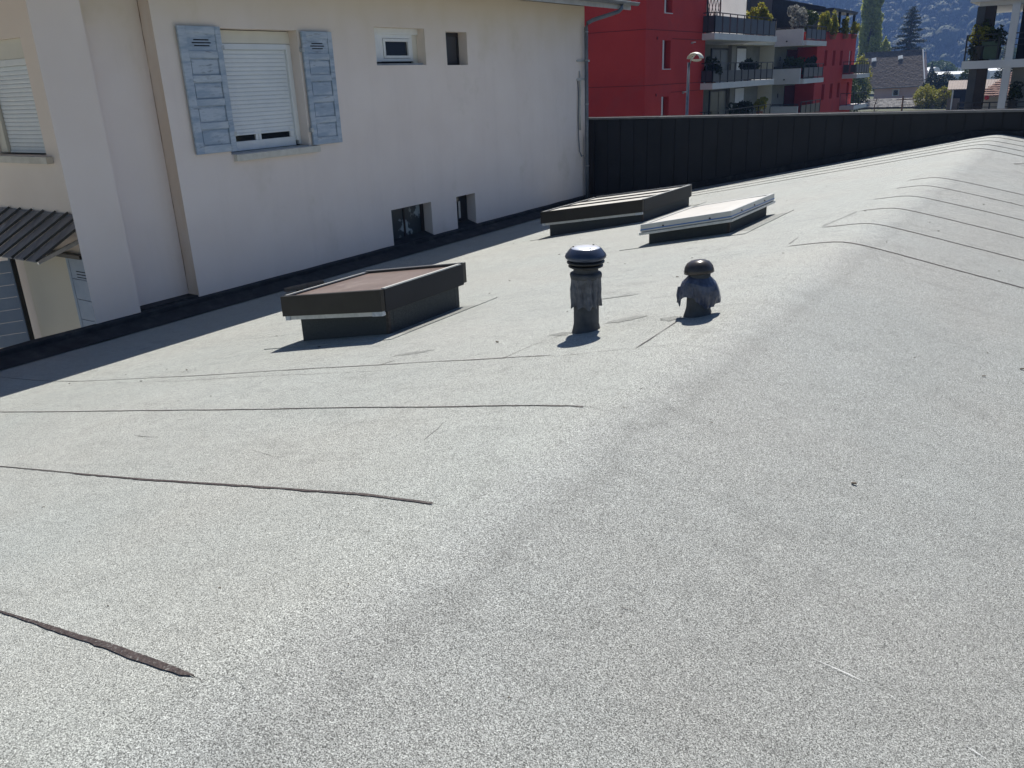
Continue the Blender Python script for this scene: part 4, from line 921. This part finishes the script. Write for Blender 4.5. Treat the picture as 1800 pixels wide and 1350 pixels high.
bush((-20.2, 87.6, 3.4), (.4, 1.0, .6), 500, .12, L_yel, 'small yellow shrub at the far right end of the pergola terrace', GB, (.3, .3, M_terra))
bush((-20.1, 51.7, .25), (.5, .9, .75), 800, .10, L_drk, 'dark shrub on the middle balcony against the red wall', GB, (.3, .4, M_terra))
bush((-20.4, 59.2, .25), (.6, 1.5, .6), 900, .10, L_drk, 'dark trailing plant at the right part of the middle left balcony', GB, (.3, .4, M_terra))
bush((-20.8, 71.4, .45), (.8, 1.3, .5), 900, .10, L_grn, 'green plants on top of the lower white parapet box', GB, (.3, .3, M_terra))
bush((-20.3, 74.0, .25), (.6, 1.7, .9), 1100, .11, L_drk, 'dark bushy plant behind the middle right balcony railing', GB, (.3, .3, M_terra))
bush((-20.6, 58.8, -2.45), (.8, 1.3, .8), 1300, .10, L_drk, 'rounded dark green shrub on the lowest balcony', GB, (.35, .3, M_terra))
bush((-20.1, 61.3, -2.2), (.5, .8, .5), 1300, .07, L_yel, 'bright yellow round flowering bush on the lowest balcony', GB, (.25, .35, M_terra))

# ------------------------------------------------------------------ street lamp
t = rig('street_lamp', None, 'grey street lamp with glowing curved head in front of the red wall', 'street lamp')
LX, LY = -14.63, 35.0
MB().tube([(LX, LY, G0), (LX, LY, -3), (LX+.02, LY, .45)], [.09, .075, .055], 12).build('post', M_zincd, t, smooth=True)
MB().tube([(LX+.02, LY-.05, -.9), (LX+.05, LY-.05, .2), (LX+.14, LY-.05, .55), (LX+.30, LY, .76), (LX+.40, LY, .80)], [.012, .02, .035, .04, .03], 8).build('arm', M_silver, t, smooth=True)
b = MB(); n = 14
for k in range(n+1):
    a = math.pi*k/n
    for dy in (-.22, 0, .22): 
        s_ = 1 if dy == 0 else .78
        b.v.append((LX+.30-.34*s_*math.cos(a), LY+dy, .58+.24*s_*math.sin(a)))
for k in range(n):
    for j in range(2): b.f.append((3*k+j, 3*k+j+1, 3*k+4+j, 3*k+3+j))
o = b.build('lamp_hood', mat('hood_cream', (.74, .72, .58), (.80, .78, .66), 5, .35), t, smooth=True); sm = o.modifiers.new('s', 'SOLIDIFY'); sm.thickness = .02
b = MB().lathe((LX+.36, LY, .56), [(.22, 0), (.20, -.05), (.12, -.09), (.001, -.10)], 20); 
o = b.build('bowl', mat('lamp_bowl', (.75, .74, .60), None, rough=.2, spec=.5), t, smooth=True)

# ------------------------------------------------------------------ near apartment block at the right edge
nb_ = rig('apartment_building', None, 'white balconied block at the right edge with dark columns and potted plants', 'building')
NY = 45.0
def np_(b, name, m, p=None, **k): return b.build(name, m, p or nb_, **k)
np_(MB().box(-5.56, 6, NY, 53, -.29, .05), 'balcony_slab', M_conc)
np_(MB().box(-5.56, 6, NY, 53, 2.50, 2.86), 'balcony_slab', M_conc)
np_(MB().box(-5.5, 6, NY, 53, -3.10, -2.76), 'balcony_slab', M_conc)
np_(MB().box(-5.2, 6, NY+.4, 52.5, 2.32, 2.498), 'soffit', M_conc)
for z0, z1 in ((.05, 2.32), (-2.76, -.29), (-6.45, -3.1)):
    c = np_(MB().box(-5.26, -4.95, NY+.35, NY+.9, z0, z1), 'column', mat('slate_column', (.055, .06, .068), (.075, .08, .088), 2, .7)); MB().box(-4.949, -4.55, NY+.36, NY+.89, z0, z1).build('return', M_brown, c)
    np_(MB().box(-3.88, -3.58, NY+.05, NY+.30, z0, z1), 'column', M_conc)
np_(MB().box(-3.56, 6, NY+1.3, 52, .05, 2.32), 'wall', M_dark); np_(MB().box(-3.56, 6, NY+.8, 52, -2.76, -.29), 'wall', M_grey)
np_(MB().box(-3.30, 5, NY+1.26, NY+1.3, .1, 2.1), 'patio_door', M_dark)
for z in (1.13, .90, .66): np_(MB().bar((-5.5, NY+.08, z), (6, NY+.08, z), .05, .05 if z > 1 else .03), 'rail', M_rail)
for x in (-5.48, -4.2, -2.9, -1.6): np_(MB().box(x-.03, x+.03, NY+.05, NY+.11, .05, 1.13), 'post', M_rail)
np_(MB().bar((-5.48, NY+.08, 1.13), (-5.48, NY+6, 1.13), .05), 'rail', M_rail); np_(MB().bar((-5.48, NY+.08, .66), (-5.48, NY+6, .66), .03), 'rail', M_rail)
for z in (-1.75, -1.95, -2.2): np_(MB().bar((-5.5, NY+.08, z), (6, NY+.08, z), .05, .05 if z > -1.8 else .03), 'rail', M_rail)
for x in (-5.48, -4.9, -4.2, -3.2, -2.2): np_(MB().box(x-.03, x+.03, NY+.05, NY+.11, -2.76, -1.75), 'post', M_rail)
for k in range(9): np_(MB().box(-3.98, -3.6, NY+.4, NY+.43, .08+k*.085, .13+k*.085), 'slat', M_conc)
GP = 'plants on the right hand balconies'
bush((-4.65, NY+.35, 1.25), (.35, .3, .55), 600, .06, L_grn, 'tall green plant rising out of the green planter box', GP, (.2, .2, M_black), 'potted plant')
bush((-2.9, NY+.35, 1.0), (.3, .3, .45), 400, .06, L_drk, 'dark plant right of the white column on the upper balcony', GP, (.2, .3, M_black), 'potted plant')
bush((-5.0, NY+.3, 1.15), (.45, .4, .5), 700, .07, L_yel, 'yellow green palm like plant at the corner of the right block balcony', GP, (.28, .55, M_black), 'potted plant')
bush((-4.3, NY+.4, 1.0), (.35, .35, .42), 600, .06, L_drk, 'dark leafy plant in a pot near the white column', GP, (.22, .5, M_black), 'potted plant')
bush((-5.15, NY+.35, .5), (.35, .4, .4), 500, .05, L_drk, 'low dark plant behind the corner balcony post', GP, (.2, .12, M_black), 'potted plant')
bush((-3.3, NY+.3, -1.3), (.35, .3, .38), 500, .06, L_drk, 'dark plant on the lower right balcony beside the white column', GP, (.2, .8, M_black), 'potted plant')
q = MB().hexa([(-4.75, NY+.2, .1), (-4.25, NY+.2, .1), (-4.25, NY+.6, .1), (-4.75, NY+.6, .1), (-4.9, NY+.15, .85), (-4.1, NY+.15, .85), (-4.1, NY+.65, .85), (-4.9, NY+.65, .85)])
tag(q.build('planter', mat('green_planter', (.05, .09, .055), (.07, .11, .07), 3, .6), None, bevel=.03), 'dull green tapered planter box on the right block balcony', 'planter')
q = MB().lathe((-4.35, NY+.1, -1.55), [(.001, -.1), (.09, -.06), (.1, .02), (.05, .1), (.001, .11)], 10); tag(q.build('flower', mat('red_flower', (.5, .05, .07), None, rough=.6)), 'single red bloom rising above the lower right balcony rail', 'flower')

# ------------------------------------------------------------------ houses beyond
def tiles(parent, P00, P10, P11, P01, n, m, name='tile_course', th=.05):
    """courses of tiles from eave edge P00-P10 to ridge P01-P11"""
    P00, P10, P11, P01 = map(Vector, (P00, P10, P11, P01)); nrm = (P10-P00).cross(P01-P00).normalized()
    if nrm.z < 0: nrm = -nrm
    b = MB()
    for k in range(n):
        t0, t1 = k/n, (k+1)/n
        a, c = P00.lerp(P01, t0), P10.lerp(P11, t0); d, e = P00.lerp(P01, t1), P10.lerp(P11, t1); mseg = 40
        for j in range(mseg):
            u0, u1 = (j+(k % 2)*.5)/mseg, min(1, (j+1+(k % 2)*.5)/mseg-.004); u0 = min(u0, .999); l = random.uniform(.6, 1.25)*th
            q = [a.lerp(c, u0), a.lerp(c, u1), e if False else d.lerp(e, u1), d.lerp(e, u0)]
            b.v += [tuple(q[0]+nrm*l), tuple(q[1]+nrm*l), tuple(q[2]+nrm*.005), tuple(q[3]+nrm*.005), tuple(q[0]), tuple(q[1])]
            i = len(b.v)-6; b.f += [(i, i+1, i+2, i+3), (i+4, i+5, i+1, i)]
    o = b.build(name, m, parent); o['kind'] = 'stuff'; return o
h2 = rig('house', None, 'pink walled house with large grey tiled roof and two roof windows', 'house')
def h_(b, name, m, p=None, **k): return b.build(name, m, p or h2, **k)
ry, rz_ = 184.0, 2.5
h_(MB().box(-36.7, -28.9, 179.6, 190, G0, -3.9), 'wall', M_pink)
h_(MB().poly([(-28.9, 179.6, -3.9), (-28.9, 190, -3.9), (-29.2, ry+.5, rz_)]).poly([(-36.7, 179.6, -3.9), (-36.7, 190, -3.9), (-39, ry+.5, rz_)][::-1]), 'gable', M_pink)
rf = h_(MB().poly([(-38.2, 178.5, -4.0), (-27.8, 178.5, -3.75), (-29.8, ry, rz_), (-40.2, ry, rz_)]).poly([(-40.2, ry, rz_), (-29.8, ry, rz_), (-28.5, 190.5, -3.9), (-38.5, 190.5, -3.9)]), 'roof', M_tile)
tiles(rf, (-38.2, 178.5, -4.0), (-27.8, 178.5, -3.75), (-29.8, ry, rz_), (-40.2, ry, rz_), 30, M_tile, th=.05)
h_(MB().bar((-27.7, 178.4, -3.72), (-29.7, ry, rz_+.1), .18, .25), 'verge_board', M_whitet); h_(MB().bar((-38.2, 178.3, -4.05), (-27.7, 178.3, -3.8), .12, .16), 'gutter', M_zincd)
h_(MB().bar((-40.1, ry, rz_+.08), (-29.7, ry, rz_+.08), .25, .12), 'ridge_cap', M_tile)
for fx, fz in ((.17, .73), (.63, .76)):
    a = Vector((-38.2, 178.5, -4.0)).lerp(Vector((-27.8, 178.5, -3.75)), fx-.0); c = Vector((-40.2, ry, rz_)).lerp(Vector((-29.8, ry, rz_)), fx); p = a.lerp(c, fz); d = (c-a).normalized()
    sk = h_(MB().bar(p, p+d*.95, .85, .22, up=(0, -.75, .65)), 'roof_window', M_silver); MB().bar(p+d*.12+Vector((0, -.09, .08)), p+d*.83+Vector((0, -.09, .08)), .65, .14, up=(0, -.75, .65)).build('pane', M_canv, sk)
wn = h_(MB().box(-33.4, -32.2, 179.5, 179.6, -5.5, -4.3), 'window', M_whitet); MB().box(-33.2, -32.4, 179.46, 179.5, -5.35, -4.45).build('pane', M_glass, wn)
lo = rig('house', None, 'low outbuilding with mossy grey tiled roof just above the dark wall', 'house')
rf = MB().poly([(-33.5, 148, -6.2), (-21.3, 148, -6.2), (-22.2, 151.5, -4.95), (-32, 151.5, -5.05)]).build('roof', M_tile2, lo)
tiles(rf, (-33.5, 148, -6.2), (-21.0, 148, -6.2), (-21.6, 151.5, -4.95), (-32, 151.5, -5.05), 9, M_tile2, th=.08)
MB().box(-33, -21.4, 151.4, 155, G0, -5.2).build('wall', M_beige, lo); MB().bar((-20.95, 147.9, -6.15), (-21.55, 151.5, -4.9), .14, .18).build('verge_board', M_whitet, lo)
br = rig('shed', None, 'shed with brown sheet roof left of the near right block', 'shed')
MB().box(-18.2, -12, 141, 147, G0, -3.7).build('wall', M_dark, br)
rf = MB().hexa([(-18.6, 139.6, -3.65), (-11, 139.6, -3.6), (-11, 145, -2.55), (-19.3, 145, -2.55), (-18.6, 139.6, -3.55), (-11, 139.6, -3.5), (-11, 145, -2.45), (-19.3, 145, -2.45)]).build('roof', M_bsheet, br)
for k in range(22): MB().bar((-18.5+k*.34, 139.6, -3.52), (-19.1+k*.36, 145, -2.42), .05, .06).build('rib', M_bsheet, rf)
MB().box(-18.5, -16.9, 139.9, 140.1, G0, -4.8).build('fence_panel', M_wood, br); MB().bar((-17.9, 139.8, G0), (-17.9, 139.8, -3.6), .18).build('post', M_whitet, br)
rr = rig('house', None, 'beige house with red tiled roof seen between the right block columns', 'house')
MB().box(-13.3, -6, 131.5, 140, G0, -3.4).build('wall', M_beige, rr)
rf = MB().poly([(-14.0, 129, -4.3), (-6, 129, -4.3), (-6, 134, -1.2), (-9.5, 134, -1.2)]).build('roof', M_tiler, rr)
tiles(rf, (-14.0, 129, -4.2), (-6, 129, -4.2), (-6, 134, -1.1), (-10, 134, -1.1), 12, M_tiler, th=.1)
for i, (x0, x1, y0, y1, z1, lab) in enumerate(((-58, -49, 325, 345, -1.1, 'far white greenhouse left of the small dark fir'), (-50, -32, 318, 330, -2.6, 'long white greenhouse just right of the small dark fir'), (-54, -46, 300, 312, -3.6, 'low white greenhouse nearest to the dark bushes'), (-36, -14, 335, 350, -1.9, 'white greenhouse behind the right block columns'))):
    g = rig('greenhouse', None, lab, 'greenhouse', 'white greenhouses in the valley')
    b = MB(); n = 8
    for k in range(n+1):
        a = math.pi*k/n; z = -5.5+(z1+5.5)*(.55+.45*math.sin(a)) if 0 < k < n else -6.4
        yy = y0+(y1-y0)*(.5-.5*math.cos(a)); b.v += [(x0, yy, z), (x1, yy, z)]
    for k in range(n): b.f.append((2*k, 2*k+1, 2*k+3, 2*k+2))
    b.f.append(tuple(2*k for k in range(n+1))); b.f.append(tuple(2*k+1 for k in range(n+1))[::-1])
    b.build('cover', M_gh, g)
    for k in range(0, 9): x = x0+(x1-x0)*k/8; MB().bar((x, y0+.05, -6.3), (x, y0+.05, z1-.8), .2, .2).build('frame_post', M_silver, g)

# ------------------------------------------------------------------ trees
def pf_pop(t): return 2.35*min(1, t/.12+.35)*max(0, 1-t**5)**.8
tree((-49.4, 230, G0), 32, pf_pop, 24000, .32, L_pop, 'tall slender poplar behind the pink walled house', 'poplar_tree', trunk=.4, branches=22)
def pf_pop2(t): return 1.9*min(1, t/.12+.35)*max(0, 1-t**2.5)**.7
tree((-45.2, 228, G0), 12.6, pf_pop2, 5000, .3, L_pop, 'short poplar at the right foot of the tall poplar', 'poplar_tree', trunk=.25)
t_ = rig('cedar_tree', None, 'dark layered cedar standing behind the grey tiled roof', 'tree'); bx, by = -38.9, 222
b = MB().tube([(bx, by, G0), (bx, by, 3), (bx+.1, by, 12.4)], [.5, .34, .05], 8); pts = []
for k in range(46):
    f = k/45; z = -1+13.2*f; a = k*2.4+random.uniform(-.3, .3); L_ = (3.9*(1-f)**.75+.35)*random.uniform(.7, 1.15)
    e = (bx+math.cos(a)*L_, by+math.sin(a)*L_, z+L_*(.12-.30*(1-f)))
    b.tube([(bx, by, z), e], [.12*(1-f)+.03, .015], 5)
    m_ = int(300*L_/2)
    u = rng.uniform(.15, 1, m_); d = np.stack([bx+(e[0]-bx)*u, by+(e[1]-by)*u, z+(e[2]-z)*u], 1)+rng.normal(size=(m_, 3))*np.array([.34, .34, .12])*(.5+u[:, None]); d[:, 2] -= .12*rng.uniform(0, 1, m_); pts.append(d)
b.build('trunk', M_bark, t_); quads_obj('crown', leaf_cloud(np.concatenate(pts), .17, .4), L_ced, t_)
def pf_b(r): return lambda t: r*math.sin(math.pi*min(1, max(0, t*.92+.08)))**.6
GT = 'garden trees between the houses'
tree((-24.6, 165, G0), 5.1, pf_b(2.0), 3000, .17, L_drk, 'dark round tree right of the big grey roof', group=GT)
tree((-22.4, 164, G0), 5.0, pf_b(2.1), 3000, .17, L_drk, 'dark round tree beside the brown shed roof, right of its twin', group=GT)
tree((-19.5, 168, G0), 5.6, pf_b(1.8), 2600, .18, L_grn, 'grey green tree in front of the greenhouses', group=GT)
tree((-22.6, 148, G0), 3.3, pf_b(1.9), 3200, .13, L_yel, 'bright yellow green bush right of the low outbuilding', group=GT)
tree((-20.0, 147, G0), 2.9, pf_b(1.5), 2400, .13, L_yel, 'yellow green bush next to the brown shed', group=GT)
tree((-35.2, 160, G0), 8.2, pf_b(1.8), 3200, .18, L_yel, 'yellow green tree between the red block and grey roof', group=GT)
tree((-33.6, 150, G0), 5.6, pf_b(2.0), 3400, .16, L_grn, 'green tree filling the gap right of the red block', group=GT)
tree((-27.5, 118, G0), 5.2, pf_b(2.0), 3400, .14, L_grn, 'green tree just behind the lowest far balcony of the red block', group=GT)
tree((-47.5, 315, G0), 6.6, lambda t: 1.9*(1-t)+.1, 2500, .22, L_ced, 'small dark pointed fir between two white greenhouses', 'fir_tree', group=GT)
tree((-12.0, 150, G0), 6.3, pf_b(2.4), 3000, .2, L_drk, 'dark tree behind the columns of the right block', group=GT)
for i, (x, y, r_, h_2) in enumerate(((-36, 400, 8, 11.5), (-45, 420, 7, 9), (-27, 395, 9, 13), (-62, 430, 8, 7.5), (-17, 400, 9, 11), (-5, 395, 9, 12))):
    tree((x, y, G0), h_2, pf_b(r_), 5000, .5, leaf_mat('leaves_mid', (.05, .09, .02), (.12, .17, .04), .3), ['round green tree at the foot of the hill behind the greenhouses', 'smaller green tree left of the big one at the hill foot', 'largest green tree near the right block columns at the hill foot', 'low tree strip left of the greenhouses at the hill foot', 'green tree seen through the right block columns', 'green tree far right behind the right block'][i], group='trees at the foot of the hill', trunk=.4)
# small roof furniture beyond the dark wall
b = MB().tube([(-16.6, 95, G0), (-16.6, 95, -2.9)], .09, 6).bar((-17.2, 95, -3.3), (-15.4, 95, -3.22), .08); tag(b.build('garden_post', M_wood), 'dark wooden post with crossbar above the low outbuilding roof', 'post')
b = MB().tube([(-18.6, 92, G0), (-18.62, 92, -3.6), (-18.5, 92, -3.2), (-18.55, 92, -2.9)], [.06, .04, .03, .015], 6)
for a_, z in ((-.5, -3.5), (.4, -3.3), (-.3, -3.0), (.35, -3.7), (-.7, -3.9), (.15, -2.95), (.6, -3.95)): b.tube([(-18.55, 92, z-.25), (-18.55+a_, 92, z)], [.02, .008], 5)
tag(b.build('bare_shrub', M_bark), 'bare thin stemmed shrub against the low tiled roof', 'shrub')

# ------------------------------------------------------------------ wooded hill
def hill_z(x, y):
    X, Y = x/2, y/2; s_ = max(0, Y-440); z = 1.1*s_*(1-math.exp(-s_/30)) if s_ > 0 else 0
    z += 26*noise.noise(Vector((X/90, Y/90, 2)))*min(1, s_/50)+9*noise.noise(Vector((X/30, Y/34, 5)))*min(1, s_/30)
    return min(z, 420+20*noise.noise(Vector((X/200, Y/200, 1))))-7
b = MB(); gx_ = np.arange(-1800, 1500, 36); gy_ = np.concatenate([np.arange(860, 1240, 18), np.arange(1240, 2000, 60)])
for x in gx_:
    for y in gy_: b.v.append((x, y, hill_z(x, y)))
ny_ = len(gy_)
for i in range(len(gx_)-1):
    for j in range(ny_-1): a = i*ny_+j; b.f.append((a, a+ny_, a+ny_+1, a+1))
struct(b.build('hill', mat('forest_floor', (.015, .022, .010), (.03, .04, .018), .05, .95), None, smooth=True))
bm = bmesh.new(); bmesh.ops.create_icosphere(bm, subdivisions=2, radius=1)
V0 = np.array([v.co[:] for v in bm.verts]); F0 = np.array([[v.index for v in f.verts] for f in bm.faces]); bm.free()
protos = []
for k in range(10):
    d = np.array([1+.22*noise.noise(Vector(v)*1.7+Vector((k*9, 0, 0)))+.20*noise.noise(Vector(v)*4.2+Vector((0, k*7, 0)))+.10*noise.noise(Vector(v)*9+Vector((0, 0, k*7))) for v in V0]); protos.append(V0*d[:, None])
VV, FF, off, LQ = [], [], 0, []
V1 = [p for p in protos]
for k in range(6600):
    if k < 5600: x = random.uniform(-440, 10); y = 884+270*random.random()
    else: x = random.uniform(-900, 500); y = 884+420*random.random()
    dn = noise.noise(Vector((x/45, y/45, 11)))
    if dn < -.28 and random.random() < .75: continue
    r_ = min(10, 3.0*math.exp(random.gauss(.12, .42)))*(1+.5*dn)*(1+max(0, y-1150)/300); z = hill_z(x, y)+r_*random.uniform(.4, 1.3)
    p = protos[random.randrange(10)]; a = random.uniform(0, 6.28); c_, s_ = math.cos(a), math.sin(a); zs_ = random.uniform(.85, 1.3)
    q = p*np.array([r_, r_, r_*zs_])*.86; q = np.stack([q[:, 0]*c_-q[:, 1]*s_+x, q[:, 0]*s_+q[:, 1]*c_+y, q[:, 2]+z], 1)
    VV.append(q); FF.append(F0+off); off += len(q)
    if k < 5600:
        m_ = int(60+10*r_); cl = rng.normal(size=(7, 3)); cl /= np.linalg.norm(cl, axis=1)[:, None]; cl[:, 2] = np.abs(cl[:, 2])
        d = rng.normal(size=(m_, 3)); d /= np.linalg.norm(d, axis=1)[:, None]; d = cl[rng.integers(0, 7, m_)]*.62+d*.46
        LQ.append(leaf_cloud(np.array([x, y, z])+d*np.array([r_, r_, r_*zs_]), .55+.05*r_, .8))
VV = np.concatenate(VV).astype(np.float32); FF = np.concatenate(FF).astype(np.int32); LQ = np.concatenate(LQ).astype(np.float32); nq = len(LQ)//4; nb0 = len(VV)
me = bpy.data.meshes.new('forest'); me.vertices.add(nb0+len(LQ)); me.vertices.foreach_set('co', np.concatenate([VV, LQ]).ravel())
me.loops.add(FF.size+4*nq); me.loops.foreach_set('vertex_index', np.concatenate([FF.ravel(), np.arange(nb0, nb0+4*nq, dtype=np.int32)]))
me.polygons.add(len(FF)+nq); me.polygons.foreach_set('loop_start', np.concatenate([np.arange(0, FF.size, 3), FF.size+np.arange(0, 4*nq, 4)]).astype(np.int32)); me.polygons.foreach_set('loop_total', np.concatenate([np.full(len(FF), 3), np.full(nq, 4)]).astype(np.int32)); me.update()
mf = leaf_mat('leaves_forest', (.028, .045, .014), (.075, .10, .035), .12, 0)
t4 = mf.node_tree; bb = t4.nodes['Principled BSDF']; g4 = N(t4, 'ShaderNodeNewGeometry'); n4 = N(t4, 'ShaderNodeTexNoise', Scale=.8, Detail=4, Roughness=.8); t4.links.new(g4.outputs['Position'], n4.inputs['Vector'])
bp4 = N(t4, 'ShaderNodeBump', Strength=1, Distance=1.6); t4.links.new(n4.outputs['Fac'], bp4.inputs['Height']); t4.links.new(bp4.outputs[0], bb.inputs['Normal']); bb.inputs['Specular IOR Level'].default_value = .15
me.materials.append(mf); o = bpy.data.objects.new('forest', me); col.objects.link(o); tag(o, 'dense broadleaf forest of rounded crowns covering the hillside', 'forest', kind='stuff')

# ------------------------------------------------------------------ air
hz = MB().box(-1900, 1600, -40, 2080, -8.1, 480).build('haze', bpy.data.materials.new('haze')); hz['kind'] = 'stuff'; hz['label'] = 'thin blue valley haze'; hz['category'] = 'haze'
hm = hz.data.materials[0]; hm.use_nodes = True; hm.node_tree.nodes.clear()
pv = hm.node_tree.nodes.new('ShaderNodeVolumePrincipled'); pv.inputs['Color'].default_value = (.26, .46, 1.0, 1); pv.inputs['Density'].default_value = .00031; pv.inputs['Anisotropy'].default_value = .2
ho = hm.node_tree.nodes.new('ShaderNodeOutputMaterial'); hm.node_tree.links.new(pv.outputs[0], ho.inputs['Volume'])
